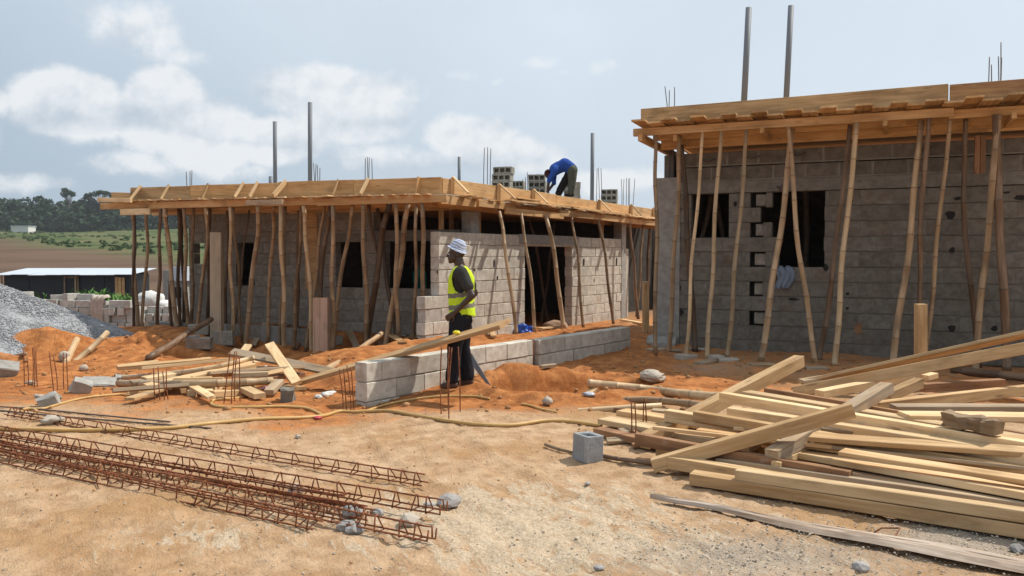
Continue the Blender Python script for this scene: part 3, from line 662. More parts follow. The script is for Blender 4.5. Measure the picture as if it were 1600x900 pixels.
for i, (u, v, w, lab) in enumerate(((220, 463, .28, 'white sack heap left of the domed one behind the props'), (236, 459, .42, 'domed white sack heap behind the leftmost bamboo props'), (256, 467, .3, 'low white sack heap right of the domed one'))):
    p = PY(u, v+5, 27.5); lump('sack_heap', p+Vector((0, 0, -.1)), (w, .3, .16+.17*(w > .4)), WHITE, lab, 'sack heap', None, 3, .2, i+1)
hut = thing('hut', PY(270, 470, 38), 'small grey block hut with a white roof behind the leftmost props', 'hut'); p0 = PY(255, 470, 38); p1 = PY(287, 470, 38); zt = PY(255, 422, 38).z
box('wall', (p0.x, 38, zt-2.6), (p1.x, 39.4, zt), CONC, hut); box('roof', (PY(271, 470, 37.7).x, 37.7, zt-.5), (p1.x+.2, 39.6, zt+.15), TIN, hut); box('window', (p1.x-.45, 37.96, zt-1.3), (p1.x-.1, 38, zt-.8), DARKM, hut)
# far boundary wall panels, stones, white building
for i in range(7):
    u = -10+i*8.2 if i < 6 else 57; w = 8.2 if i < 6 else 11; vb = 374+.1*u if i < 6 else 380
    p = G(u, vb, 0, 3); q = G(u+w*.95, vb+w*.1, 0, 3); z = p.z; d = Vector((q.x-p.x, q.y-p.y, 0))
    o = beam('wall_panel', (p.x, p.y, z+.55), (q.x, q.y, q.z+.55), .2, 1.6, CONC, None); tag(o, 'grey concrete panel of the wall row at the far field edge' if i < 6 else 'lone grey concrete wall panel standing apart at the far field edge', 'wall panel', 'panels of the far boundary wall' if i < 6 else None)
for i, (u, v) in enumerate(((48, 377), (54, 378.5), (70, 380), (78, 382), (85, 383), (96, 385), (103, 386), (136, 390), (143, 391), (168, 395), (189, 396.5), (212, 399))):
    p = G(u, v, .2, 3.5); lump('boundary_stone', p, (.9, .4, .3), CHALK, f'{ORDN[i]} small white stone from the left along the field boundary', 'stone', 'white stones along the field boundary', 1, .1, i)
wb = thing('white_building', PY(30, 357, 375), 'low white building at the foot of the far wood', 'building'); p = PY(17, 358, 375); q = PY(44, 358, 375); zg_ = gz(p.x, 375)
z0 = min(p.z, zg_); box('wall', (p.x, 375, z0-1), (q.x, 381, p.z+1.35), WHITE, wb); box('roof', (p.x-.3, 374.6, p.z+1.35), (q.x+.3, 381.4, p.z+1.6), TIN, wb)
p = G(194, 369, .3, 10); lump('sand_heap', p, (3.5, 2, 1.3), CHALK, 'pale heap on the green field below the wood', 'heap', None, 3, .15, 2)
# ---------------------------------------------------------------- walls of blocks
def planM(o, d, z=0.0):
    d = np.asarray(d)/np.linalg.norm(d); n = (-d[1], d[0])
    return Matrix(((d[0], n[0], 0, o[0]), (d[1], n[1], 0, o[1]), (0, 0, 1, z), (0, 0, 0, 1)))
def block_wall(th, M, L, rows, ch, thick, bl, mat, mort, openings=(), skip=(), joint=.012, off=.5, recess=.012, jit=.004, variants=6, rowmat=None, trim=None):
    """courses of blocks, local x along the wall, y inward, z up; openings = (s0, s1, row0, row1)"""
    vs_ = {}
    def variant(m):
        if m.name not in vs_: vs_[m.name] = [beam_mesh(bl, thick, ch-joint, m, segs=3, warp=0, ch=.008, rough=.0022) for _ in range(variants)]
        return random.choice(vs_[m.name])
    mv = []; mf = []
    for r in range(rows):
        cuts = sorted((a, b) for a, b, r0, r1 in openings if r0 <= r < r1)
        Lr0, Lr1 = trim(r) if trim else (0, L)
        runs = []; x = Lr0
        for a, b in cuts:
            if a > x: runs.append((x, a))
            x = max(x, b)
        if x < Lr1: runs.append((x, Lr1))
        for a, b in runs:
            o = len(mv); y0, y1 = recess, thick-recess; z0, z1 = r*ch-.001, (r+1)*ch-.001
            mv += [(a+.008, y0, z0), (b-.008, y0, z0), (b-.008, y1, z0), (a+.008, y1, z0), (a+.008, y0, z1-joint*.5), (b-.008, y0, z1-joint*.5), (b-.008, y1, z1-joint*.5), (a+.008, y1, z1-joint*.5)]
            mf += [tuple(o+i for i in q) for q in ((0, 1, 5, 4), (1, 2, 6, 5), (2, 3, 7, 6), (3, 0, 4, 7), (4, 5, 6, 7), (3, 2, 1, 0))]
            s = Lr0-(off*bl if r % 2 else 0)
            while s < b:
                s0, s1 = max(s, a), min(s+bl, b); s += bl+joint
                if s1-s0 < .05: continue
                if any(r == rr and s0 <= ss <= s1 for rr, ss in skip): continue
                sc = (s1-s0)/bl; m = rowmat(r) if rowmat else mat
                put('block', variant(m), th, M @ Matrix.Translation(((s0+s1)/2, thick/2+random.uniform(-jit, jit), r*ch+ch/2)) @ Matrix.Rotation(random.choice((0, math.pi)), 4, 'Z') @ Matrix.Rotation(random.uniform(-.004, .004), 4, 'Y') @ Matrix.Diagonal((sc, 1, 1, 1)))
    put('mortar', mesh('mortar', mv, mf, mort), th, M)
def lbox(th, M, name, lo, hi, mat, **k): return box(name, lo, hi, mat, th, M, **k)

# ---- left building
LB = thing('unfinished_building', (CL[0]-2, CL[1]+3, 0), 'unfinished long grey block building on the left under a timber roof form', 'building')
WF0 = CL+UF*7.15+NF*1.2                                   # left end of the shaded front wall
FM = planM(WF0, -UF, -.02); fL = 6.5
def sF(u): return along(u, WF0, -UF)
w0, w1, w2, w3 = (sF(303), sF(320)), (sF(369), sF(397)), (sF(525), sF(566)), (sF(602), fL)
big = sF(584)
ops = [(max(w0[0], .05), w0[1], 6, 8), (w1[0], w1[1], 4, 8), (w2[0], w2[1], 4, 8), (w3[0], w3[1], 4, 8), (big, fL, 8, 11)]
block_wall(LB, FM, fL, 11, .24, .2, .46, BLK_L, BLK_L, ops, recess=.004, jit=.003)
lbox(LB, FM, 'lintel', (big+.01, -.012, 1.925), (fL+.35, .212, 2.15), CONC_D)
for a, b in (w1, w2): lbox(LB, FM, 'lintel', (a-.12, -.006, 1.922), (b+.12, .206, 2.10), CONC_D)
lbox(LB, FM, 'beam', (0, .0, 2.645), (fL+.5, .2, 2.72), CONC_D)
lbox(LB, FM, 'added_interior_wall', (w1[0]-.5, .21, 0), (w1[0]-.38, 3.4, 2.7), UNLIT)  # inner walls added so the rooms behind the windows stay dark
lbox(LB, FM, 'added_interior_wall', (w1[0]-.5, 3.4, 0), (5.2, 3.52, 2.55), UNLIT)
lbox(LB, FM, 'added_interior_wall', (w2[0]-.6, .21, 0), (w2[0]-.48, 3.39, 2.7), UNLIT)
lbox(LB, FM, 'door_form', (sF(478), -.03, .9), (sF(497), -.003, 2.55), ORNG)
# plinth along the front
PM = planM(CL+UF*8.0+NF*.8, -UF, 0)
def sP(u): return along(u, CL+UF*8.0+NF*.8, -UF)
pl = sP(489)
s = 0.0
while s < pl:
    e = min(s+random.choice((.46, .46, .9)), pl); z = float(np.interp(8-(s+e)/2, (1.0, 4.5), (-.08, .08)))
    lbox(LB, PM, 'plinth_block', (s+.004, random.uniform(-.012, .012), -.55), (e-.004, .16, z+.012+random.uniform(-.006, .006)), CONC if random.random() < .6 else BLK_L, ch=.012); s = e
# white side wall with door opening
A0 = (lambda q: q+US*along(686, q, US))(CL+NS*.16); AD = US; AL = along(981, A0, AD)
AM = planM(A0, AD, -.10)
def sA(u): return along(u, A0, AD)
d0, d1 = sA(820), sA(894)
rowsA = 9; chA = .240
block_wall(LB, AM, AL-.42, rowsA, chA, .2, .46, BLK_W, MORT, [(d0, d1, 0, 8)], skip=((2, -.39), (0, -.39)), recess=.009, jit=.006, trim=lambda r: (-.0 if r >= 4 else -.42 if r % 2 else -.40, AL-.42))
lbox(LB, AM, 'lintel', (d0-.25, -.018, rowsA*chA-.2), (d1+.3, .218, rowsA*chA+.012), CONC)
lbox(LB, AM, 'concrete_column', (AL-.41, -.01, 0), (AL-.15, .23, 2.85), CONC)
lbox(LB, AM, 'concrete_column', (AL+.0, .06, 0), (AL+.16, .3, 1.9), BLK_W)
cc = sA(759)
lbox(LB, AM, 'concrete_column', (cc-.17, .23, 1.6), (cc+.10, .48, 2.6), CONC)
for (s, z, w, h) in ((sA(683), 1.30, .05, .08), (sA(741), 1.32, .06, .06), (sA(772), 1.45, .05, .2), (sA(777), 1.15, .05, .1), (sA(912), 1.45, .08, .22), (sA(928), .98, .06, .12), (sA(963), 1.45, .09, .26), (sA(950), 1.0, .06, .1)):
    put('hole_patch', mesh('hole', [(math.cos(a)*w/2*(1+.2*math.sin(a*3)), -.0065, math.sin(a)*h/2*(1+.15*math.cos(a*2))) for a in np.linspace(0, 6.28, 9)[:-1]], [tuple(range(8))], DARKM), LB, AM @ Matrix.Translation((s, 0, z+.1)))  # flat near-black patches paint the shade inside small wall holes
# interior walls added behind the openings to keep the rooms dark
lbox(LB, AM, 'added_interior_wall', (2.6, 4.2, -.1), (AL+5, 4.32, 2.8), UNLIT)
lbox(LB, AM, 'added_interior_wall', (AL+.35, .3, -.1), (AL+.5, 4.19, 2.8), UNLIT)
lbox(LB, AM, 'added_interior_wall', (AL+4.9, -2.2, -.3), (AL+5.05, 4.19, 2.9), UNLIT)
lbox(LB, AM, 'added_interior_wall', (AL+1.5, .9, -.1), (AL+4.88, 1.05, 2.9), UNLIT)

# ---- roof formwork
def prism(name, poly, z0, z1, mat, parent):
    n = len(poly); vs = [(p[0], p[1], z0) for p in poly]+[(p[0], p[1], z1) for p in poly]
    fs = [tuple(range(n-1, -1, -1)), tuple(range(n, 2*n))]+[(i, (i+1) % n, n+(i+1) % n, n+i) for i in range(n)]
    return put(name, mesh(name, vs, fs, mat), parent)
def V3(p, z): return Vector((p[0], p[1], z))
RF = thing('roof_formwork', (CL[0], CL[1], 2.6), 'orange timber roof formwork over the left building, edge boards and ledgers', 'formwork')
ZT = 3.05; ZL = 3.12                                       # fascia top at the corner and at the left end
FH = .30
def zf(t): return ZT+(ZL-ZT)*t/8.06
def tf_(u): return along(u, CL, UF)
# front edge
for a, b, m, dz in ((tf_(690), tf_(555), ORNG, .0), (tf_(554.5), tf_(438), ORNG, .004), (tf_(437.5), tf_(300), ORNG, -.012), (tf_(299.5), tf_(207), WOOD, -.02)):
    beam('fascia_board', V3(CL+UF*a, zf(a)-FH/2+dz), V3(CL+UF*b, zf(b)-FH/2+dz), .035, FH, m, RF, warp=.002)
beam('fascia_board', V3(CL+UF*(tf_(209))-NF*.05, zf(8)-.24), V3(CL+UF*(tf_(183))-NF*.10, zf(8.5)-.22), .04, .2, WOOD, RF)
t = .12
while t < 8.0:                                            # deck planks crossing the edge
    w = random.uniform(.14, .2); o = random.uniform(.26, .38); z = zf(t)-FH-.025+random.uniform(-.006, .006)
    beam('deck_plank', V3(CL+UF*(t+w/2)-NF*o, z), V3(CL+UF*(t+w/2)+NF*1.5, z), w, .028, random.choice((WOOD, ORNG, PALE)), RF, segs=2); t += w+random.choice((.01, .03, .06, .09))
def ledger(p, d, n, off, a, b, z, h, mat, w=.06, dz0=0, dz1=0): beam('ledger', V3(p+d*a+n*off, z+dz0), V3(p+d*b+n*off, z+dz1), w, h, mat, RF if p is CL else RG, warp=.002)
for a, b, off, dz, m in ((-.2, 2.6, -.16, 0, ORNG), (2.5, 4.15, -.10, .0, ORNG), (4.2, 6.9, -.16, -.005, ORNG), (6.7, 8.35, -.13, -.0, ORNG)):
    ledger(CL, UF, NF, off, a, b, zf((a+b)/2)-FH-.115+dz, .14, m)
ledger(CL, UF, NF, -.36, tf_(461), tf_(405), zf(4)-FH-.13, .10, GREYW, .05); ledger(CL, UF, NF, -.36, tf_(257), tf_(212), zf(7)-FH-.27, .13, PALE, .05)
for a, b in ((-.1, 3.8), (3.7, 8.2)): ledger(CL, UF, NF, .45, a, b, zf((a+b)/2)-FH-.14, .17, ORNG)
for a, b in ((.3, 4.2), (4.1, 8.1)): ledger(CL, UF, NF, 1.08, a, b, zf((a+b)/2)-FH-.16, .2, WOOD)
p = PY(205, 313, 17.4); q = PY(154, 312, 17.7); beam('ledger', p, q, .06, .09, PALE, RF)
for u, w, lean, m in ((224, .06, .24, PALE), (268, .05, .18, PALE), (329, .055, .12, WOOD), (384, .055, .22, PALE), (406, .07, .2, PALE), (450, .10, .34, PALE), (531, .035, .12, WOOD), (578, .08, .22, PALE), (657, .11, .03, ORNG)):
    t = tf_(u); beam('edge_brace', V3(CL+UF*t-NF*.03, zf(t)+.01), V3(CL+UF*(t+.02)-NF*(lean+.06), zf(t)-FH-.0), w, .03, m, RF, segs=1, up=(UF[0], UF[1], 0), roll=0)
# side edge
def tS(u): return along(u, CL, US)
def zs(t): return ZT-.0106*t
for a, b, dz in ((.03, 4.2, 0), (4.21, 8.3, -.015), (8.31, 11.3, .0)):
    beam('fascia_board', V3(CL+US*a, zs(a)-FH/2+dz), V3(CL+US*b, zs(b)-FH/2+dz), .035, FH-.02, ORNG if a < 5 else WOOD, RF, warp=.002)
t = .15
while t < 11.2:
    w = random.uniform(.14, .2); o = random.choice((random.uniform(.02, .15), random.uniform(.02, .15), random.uniform(.2, .42))); z = zs(t)-FH-.03+random.uniform(-.006, .006)
    beam('deck_plank', V3(CL+US*(t+w/2)-NS*o, z), V3(CL+US*(t+w/2)+NS*1.5, z), w, .028, random.choice((WOOD, ORNG)), RF, segs=2); t += w+random.choice((.02, .05, .09, .13))
for a, b, off, z, h, m in ((-.1, 1.0, -.05, -.12, .15, ORNG), (.2, 2.4, .4, -.14, .16, ORNG), (1.05, 2.35, -.08, -.115, .13, ORNG), (2.0, 4.35, -.1, -.20, .13, ORNG), (4.2, 8.6, -.1, -.13, .14, ORNG), (8.5, 11.3, -.1, -.13, .14, ORNG), (2.3, 7, .5, -.15, .17, BROWN), (7, 11.3, .5, -.15, .17, BROWN)):
    beam('ledger', V3(CL+US*a-NS*(-off) if off > 0 else CL+US*a+NS*off, zs(a)-FH+z), V3(CL+US*b+NS*off, zs(b)-FH+z), .06, h, m, RF, warp=.003)
for a, b, off, z, w, m in ((2.0, 4.6, -.15, -.0, .17, WOOD), (2.5, 6.0, -.1, .035, .18, ORNG), (2.25, 3.2, -.14, .07, .18, ORNG), (4.7, 7.6, -.14, .0, .16, WOOD), (5.0, 8.8, -.1, .033, .16, ORNG), (7.7, 10.4, -.14, -.002, .15, PALE), (8.0, 11.2, -.1, .03, .15, WOOD), (10.5, 11.6, -.22, .0, .13, ORNG)):
    beam('loose_plank', V3(CL+US*a+NS*off, zs(a)-FH+z+.004), V3(CL+US*b+NS*(off+.05), zs(b)-FH+z+.004), w, .03, m, RF, warp=.005)
for u, k in ((706, .3), (778, .34), (832, .3), (934, .28), (984, .26), (1019, .26)):
    t = tS(u); b0 = V3(CL+US*t-NS*.03, zs(t)+.03)
    beam('edge_brace', b0, V3(CL+US*(t+.05)-NS*(k+.05), zs(t)-FH+.02), .06, .03, PALE, RF, segs=1); beam('edge_brace', V3(CL+US*(t-.04)-NS*.05, zs(t)+.01), V3(CL+US*(t-.04)-NS*.05, zs(t)-FH-.0), .07, .03, ORNG, RF, segs=1)
Lc = CL+UF*8.0; Rc = CL+US*11.2; back = Lc+US*11
prism('deck_sheet', [CL+(UF+US)*.02+NF*.06, Rc+NS*.06, Rc+UF*8, Lc], ZT-FH-.125, ZT-FH-.09, ORNG, RF)
prism('block_fill', [CL+NF*.5+US*.2-NS*0+UF*.3, Rc+NS*.4-US*.3, Rc+UF*7.5-US*.5, Lc+NF*.4-UF*.4], ZT-FH-.085, ZT-.2, BLK_N, RF)

# ---- right building
RB = thing('unfinished_building', (4.5, 14, 0), 'unfinished grey block building on the right, wall in deep shade', 'building')
WR0 = R0+UR*.18+NR*.9; RM = planM(WR0, UR, -.04); rL = 7.4
def sR(u): return along(u, WR0, UR)
c1 = sR(1062); v1 = (sR(1079), sR(1138)); v2 = (sR(1216), sR(1287)); sl_ = (sR(1171), sR(1197))
ops = [(v1[0], v1[1], 8, 11), (v2[0], v2[1], 6, 11)]
for r in (2, 4, 6, 8, 10): ops.append((sl_[0], sl_[1]-(.02 if r % 4 else .06), r, r+1))
ops += [(sR(1187), v2[0]+.001, 9, 10), (sR(1205), v2[0]+.001, 8, 11)]
LBK = {}
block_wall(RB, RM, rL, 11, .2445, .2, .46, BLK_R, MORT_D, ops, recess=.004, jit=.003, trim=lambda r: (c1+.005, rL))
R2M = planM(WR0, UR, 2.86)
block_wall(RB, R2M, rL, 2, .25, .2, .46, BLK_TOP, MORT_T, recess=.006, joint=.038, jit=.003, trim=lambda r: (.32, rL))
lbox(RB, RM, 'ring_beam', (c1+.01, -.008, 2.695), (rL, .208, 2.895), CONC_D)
# rough corner column: wavy concrete
vs, fs = [], []
for i in range(15):
    z = -.1+i*.222; bul = .02*math.sin(i*1.7)+.012*math.sin(i*4.1)
    for (x, y) in ((-.12+bul, -.012), (c1, -.012), (c1, .26), (-.12+bul, .26)): vs.append((x, y, min(z, 2.97+.02*math.sin(x*30))))
for i in range(14):
    for j in range(4): fs.append((i*4+j, i*4+(j+1) % 4, i*4+4+(j+1) % 4, i*4+4+j))
fs.append((56, 57, 58, 59))
put('concrete_column', mesh('column', vs, fs, CONC), RB, RM)
cl = put('column_footing', beam_mesh(.5, .5, .5, CONC, segs=1, ch=.1), RB, RM @ Matrix.Translation((.0, .08, .0)))
for r in (2, 4, 6, 8, 10):
    a, b = sl_; z = r*.2445
    lbox(RB, RM, 'slot_block', (a+.085, .035+random.uniform(0, .02), z+.02), (b+.02, .18, z+.215), BLK_L, ch=.014)
    lbox(RB, RM, 'slot_shade', (a-.1, .185, z), (b+.1, .199, z+.244), DARKM)  # near-black sheet put behind each slot as its shade
for (s, z, w, h) in ((1060.5, 1.02, .1, .11), (1063, .62, .12, .14), (1148, 2.45, .06, .09), (1327, 2.45, .07, .09), (1290, 1.4, .08, .12), (1325, .98, .05, .06), (1483, 2.2, .13, .15), (1487, 1.67, .08, .09), (1489, .48, .1, .12), (1494, 2.45, .1, .06), (1556, .5, .09, .08), (1343, .43, .12, .2), (1592, 2.44, .2, .07), (1570, 2.52, .1, .04), (1325, .75, .05, .05), (1240, .88, .18, .04)):
    put('hole_patch', mesh('hole', [(math.cos(a)*w/2*(1+.25*math.sin(a*3+s)), -.0068, math.sin(a)*h/2*(1+.2*math.cos(a*2+s))) for a in np.linspace(0, 6.28, 10)[:-1]], [tuple(range(9))], DARKM if s != 1343 else BROWN), RB, RM @ Matrix.Translation((sR(s), 0, z+.06)))  # flat dark patches on the wall face paint the shade of holes
for s, z in ((1102, 3.26), (1169, 3.28), (1240, 3.30), (1433, 3.3)):   # bent tie wires at the wall head
    a = RM @ Vector((sR(s)-.06, -.03, z)); b = RM @ Vector((sR(s)+.1, -.09, z-.03)); tube('tie_bar', [a, (a+b)/2+Vector((0, -.03, -.03)), b, b+Vector((.07, 0, .03))], .012, RODM, RB)
for s, z, g in ((1217, 2.74, 1),): tube('tie_bar', [RM @ Vector((sR(s)-.05, -.05, z+.04)), RM @ Vector((sR(s), -.05, z)), RM @ Vector((sR(s)+.03, -.06, z+.05)), RM @ Vector((sR(s)+.0, -.05, z-.06))], .012, RODM, RB)
lbox(RB, RM, 'side_wall', (-.05, .27, -.1), (.12, 6, 3.4), CONC_D); lbox(RB, RM, 'added_interior_wall', (.13, 3.2, -.1), (rL+2, 3.35, 3.4), UNLIT)
lbox(RB, RM, 'added_interior_wall', (rL, 0, -.1), (rL+.2, 3.19, 3.4), CONC_D); lbox(RB, RM, 'added_interior_wall', (sR(1160), .21, -.1), (sR(1160)+.12, 3.19, 3.3), UNLIT)  # inner walls added to close off and darken the right rooms
RG = thing('roof_formwork', (R0[0], R0[1], 3.6), 'timber roof formwork over the right building with plank ends jutting out', 'formwork')
ZR = 3.985; RH = .24
def tR(u): return along(u, R0, UR)
j = tR(1477)
beam('fascia_board', V3(R0+UR*.0, ZR-RH/2), V3(R0+UR*(j-.01), ZR-RH/2+.045), .04, RH, FASC, RG, warp=.002); beam('fascia_board', V3(R0+UR*(j+.01), ZR-RH/2+.03), V3(R0+UR*8, ZR-RH/2+.05), .04, RH, m_wood('stained_board', (.22, .10, .055), (.46, .27, .12), .3), RG, warp=.002)
beam('fascia_board', V3(R0+NR*.05, ZR-RH/2), V3(R0+NR*7, ZR-RH/2), .04, RH, ORNG, RG)
t = -.06; k = 0
while t < 7.9:
    w = random.uniform(.21, .25); up_ = k % 2 == 0; z = ZR-RH-.005+(.0 if up_ else -.036)+t*.004; o = random.uniform(.38, .44) if up_ else random.uniform(.30, .36)
    beam('deck_plank', V3(R0+UR*(t+w/2)-NR*o, z), V3(R0+UR*(t+w/2)+NR*1.2, z), w, .03, random.choice((WOOD, WOOD, ORNG)), RG, segs=2); t += w+(-.02 if up_ else .015)+(.03 if random.random() < .3 else 0); k += 1
def led(a, b, off, z, h, m, w=.07): beam('ledger', V3(R0+UR*a+NR*off, z), V3(R0+UR*b+NR*off, z+.004*(b-a)), w, h, m, RG, warp=.0015)
zl = ZR-RH-.06-.075
led(-.12, tR(1485), .0, zl, .12, WOOD); led(tR(1478), 8, .09, zl, .12, ORNG)
led(.1, 4, .42, zl-.02, .15, ORNG); led(3.9, 8, .42, zl-.0, .15, ORNG); led(.15, 4.3, .80, zl-.10, .2, ORNG); led(4.25, 8, .80, zl-.08, .2, ORNG)
beam('ledger', V3(R0+UR*.02-NR*.2, zl-.105), V3(R0+UR*.12+NR*5, zl-.105), .07, .12, ORNG, RG); beam('ledger', V3(R0+UR*.55-NR*.0, zl-.12), V3(R0+UR*.62+NR*1.0, zl-.12), .06, .10, ORNG, RG)
for a in (1.9, 3.6, 5.2): beam('ledger', V3(R0+UR*a-NR*.15, zl-.1), V3(R0+UR*(a+.05)+NR*.78, zl-.1), .06, .08, ORNG, RG)
prism('deck_sheet', [R0+NR*.1+UR*.03, R0+NR*.1+UR*8.2, R0+NR*7+UR*8.2, R0+NR*7+UR*.03], ZR-RH+.012, ZR-RH+.05, ORNG, RG)
for u in (1527, 1536):
    p = PY(u, 212, 11.9); beam('cleat', p, p-Vector((0, 0, .55)), .075, .03, BROWN, RG, segs=1)
# ---- starter bars and pipes rising above the roofs
def rods(name, label, pts, r, mat=RODM, group=None, sway=.02):
    b = Vector(pts[0][0]); t = thing(name, b, label, 'rebar', group)
    for a, c in pts:
        a, c = Vector(a), Vector(c); m = (a+c)/2+Vector((random.uniform(-sway, sway), 0, 0)); tube('bar', smooth_path([a, m, c], 6), r, mat, t, 5, a)
    return t
def roofrods(lab, Y, l, r=.009, zb=2.75):
    rods('starter_bars', lab, [((PY(ub, 290, Y+dy).x, Y+dy, zb), PY(ut, vt, Y+dy)) for ut, vt, ub, dy in l], r, RODM, 'starter bars above the roofs')
roofrods('three thin starter bars over the left end of the left roof', 19, [(291, 268, 294, 0), (297, 267, 297, .2), (300, 266, 301, 0)])
roofrods('four short starter bars right of the taller grey pipe', 18.5, [(490, 255, 490.5, 0), (494, 256, 494, .2), (496, 258, 496, 0), (500, 262, 500, .2)])
roofrods('four starter bars over the front roof edge, near its right end', 17.5, [(571, 247, 572, 0), (574, 245, 576, .2), (577, 246, 577, 0), (581, 248, 581, .2)])
roofrods('three tall starter bars beside the leftmost hollow block stack', 18.5, [(757, 231, 756, 0), (762, 230, 761, .2), (767, 232, 765, 0)])
roofrods('short starter bars left of the bent worker', 20.5, [(817, 280, 817, 0), (821, 277, 821, .2), (824, 269, 823, 0)])
roofrods('three starter bars right of the rightmost grey pipe', 23, [(933, 263, 932, 0), (935, 262, 937, .2), (939, 263, 940, 0)])
roofrods('six starter bars beside the two-layer hollow block stack', 25, [(971, 280, 971, 0), (975, 280, 974, .2), (979, 278, 978, 0), (982, 279, 981, .2), (984, 278, 984, 0), (992, 279, 988, .2)])
roofrods('three splayed starter bars over the corner of the right roof', 14.6, [(1039, 135, 1044, 0), (1046, 141, 1047, .1), (1054, 136, 1050, 0)], .008, 3.7)
roofrods('dark starter bars above the right end of the right roof', 12.6, [(1546, 89, 1541, 0), (1549, 101, 1546, .1), (1564, 66, 1558, 0), (1560, 88, 1558.5, .1), (1565, 90, 1559, .15)], .008, 3.7)
rods('starter_bars', 'rebar standing in the corner column gap of the right building', [((p.x, p.y, 2.9), q) for p, q in ((PY(1045, 280, 14.2), PY(1046, 228, 14.2)), (PY(1048, 280, 14.3), PY(1049, 228, 14.3)), (PY(1052, 280, 14.2), PY(1052, 230, 14.2)))], .012, RODM)
def pipe(lab, u0, v0, u1, v1, Y, wpx, zb=2.8):
    b = PY(u0, v0, Y); t = PY(u1, v1, Y); b2 = b+(b-t).normalized()*(.5); r = wpx*Y/F_PX/2
    th = tube('vent_pipe', [b2, t], r, PVC, None, 14, b2); tag(th, lab, 'pipe', 'grey pipes standing on the roofs')
pipe('shorter grey pipe of the pair on the left roof', 430, 278, 429.5, 190, 19, 6.2); pipe('taller grey pipe of the pair on the left roof', 484.5, 278, 484.5, 160, 19, 6.8)
pipe('short grey pipe by the corner of the left roof', 717.5, 281, 717.5, 245, 19, 5); pipe('grey pipe right of the bent worker on the roof', 925, 312, 926, 208, 23, 6)
pipe('left tall grey pipe on the right roof', 1162.5, 160, 1170, 12, 14.6, 9.5, 3.7); pipe('right tall grey pipe on the right roof', 1228.5, 155, 1236, 9, 14.6, 9, 3.7)
pipe('grey pipe stub beside the shorter pipe on the left roof', 423, 278, 423, 275.5, 18.8, 6)
# ---- hollow blocks stacked on the roof
def hollow_mesh(w, d, h):
    vs = []; fs = []; n = 3; t = .035; cw = (w-t*(n+1))/n
    xs_ = [-w/2]; 
    for i in range(n): xs_ += [-w/2+t+i*(cw+t), -w/2+t+i*(cw+t)+cw]
    xs_.append(w/2); zs = [-h/2, -h/2+t, h/2-t, h/2]; g = {}
    def V(i, j, y):
        k = (i, j, y)
        if k not in g: g[k] = len(vs); vs.append((xs_[i]+random.uniform(-.004, .004), y, zs[j]+random.uniform(-.004, .004)))
        return g[k]
    for i in range(len(xs_)-1):
        for j in range(3):
            hole = j == 1 and i % 2 == 1
            y = -d/2
            if hole:
                y2 = .0; a = [V(i, j, y), V(i+1, j, y), V(i+1, j+1, y), V(i, j+1, y)]; b = [V(i, j, y2), V(i+1, j, y2), V(i+1, j+1, y2), V(i, j+1, y2)]
                for k in range(4): fs.append((a[k], a[(k+1) % 4], b[(k+1) % 4], b[k]))
                fs.append(tuple(b))
            else: fs.append((V(i, j, y), V(i+1, j, y), V(i+1, j+1, y), V(i, j+1, y)))
    m = len(xs_)-1; y0, y1 = -d/2, d/2
    for i in range(m): fs += [(V(i, 0, y0), V(i, 0, y1), V(i+1, 0, y1), V(i+1, 0, y0)), (V(i, 3, y0), V(i+1, 3, y0), V(i+1, 3, y1), V(i, 3, y1)), (V(i, 0, y1), V(i, 3, y1), V(i+1, 3, y1), V(i+1, 0, y1))]
    for j in range(3): fs += [(V(0, j, y0), V(0, j+1, y0), V(0, j+1, y1), V(0, j, y1)), (V(m, j, y0), V(m, j, y1), V(m, j+1, y1), V(m, j+1, y0))]
    return mesh('hollow_block', vs, fs, BLK_H)
HB = [hollow_mesh(.5, .26, .17) for _ in range(3)]
names = ('bottom', 'second', 'third', 'top')
def hstack(u, vtop, Y, n, rz, where, w=.5):
    p = PY(u, vtop, Y)
    for k in range(n):
        o = put('hollow_block', HB[k % 3], None, Matrix.Translation((p.x+random.uniform(-.02, .02), Y, p.z-.09-.175*k)) @ Matrix.Rotation(rz+random.uniform(-.06, .06), 4, 'Z') @ Matrix.Diagonal((w/.5, 1, 1, 1)))
        tag(o, ('topmost' if k == 0 else ('second from top' if k == 1 else 'third from top' if k == 2 else 'lowest'))+' hollow block of '+where, 'block', 'hollow blocks stacked on the roof')
hstack(786, 261, 20, 4, -.3, 'the leftmost stack on the roof', .47); hstack(840, 273, 21, 4, -.1, 'the stack left of the bent worker', .44)
hstack(893, 285, 22, 3, -1.2, 'the stack behind the bent worker'); hstack(953, 296, 24.5, 3, -.25, 'the rightmost stack on the roof', .48)
hstack(811, 283, 21.5, 2, -.3, 'the low pile between two roof stacks', .3)
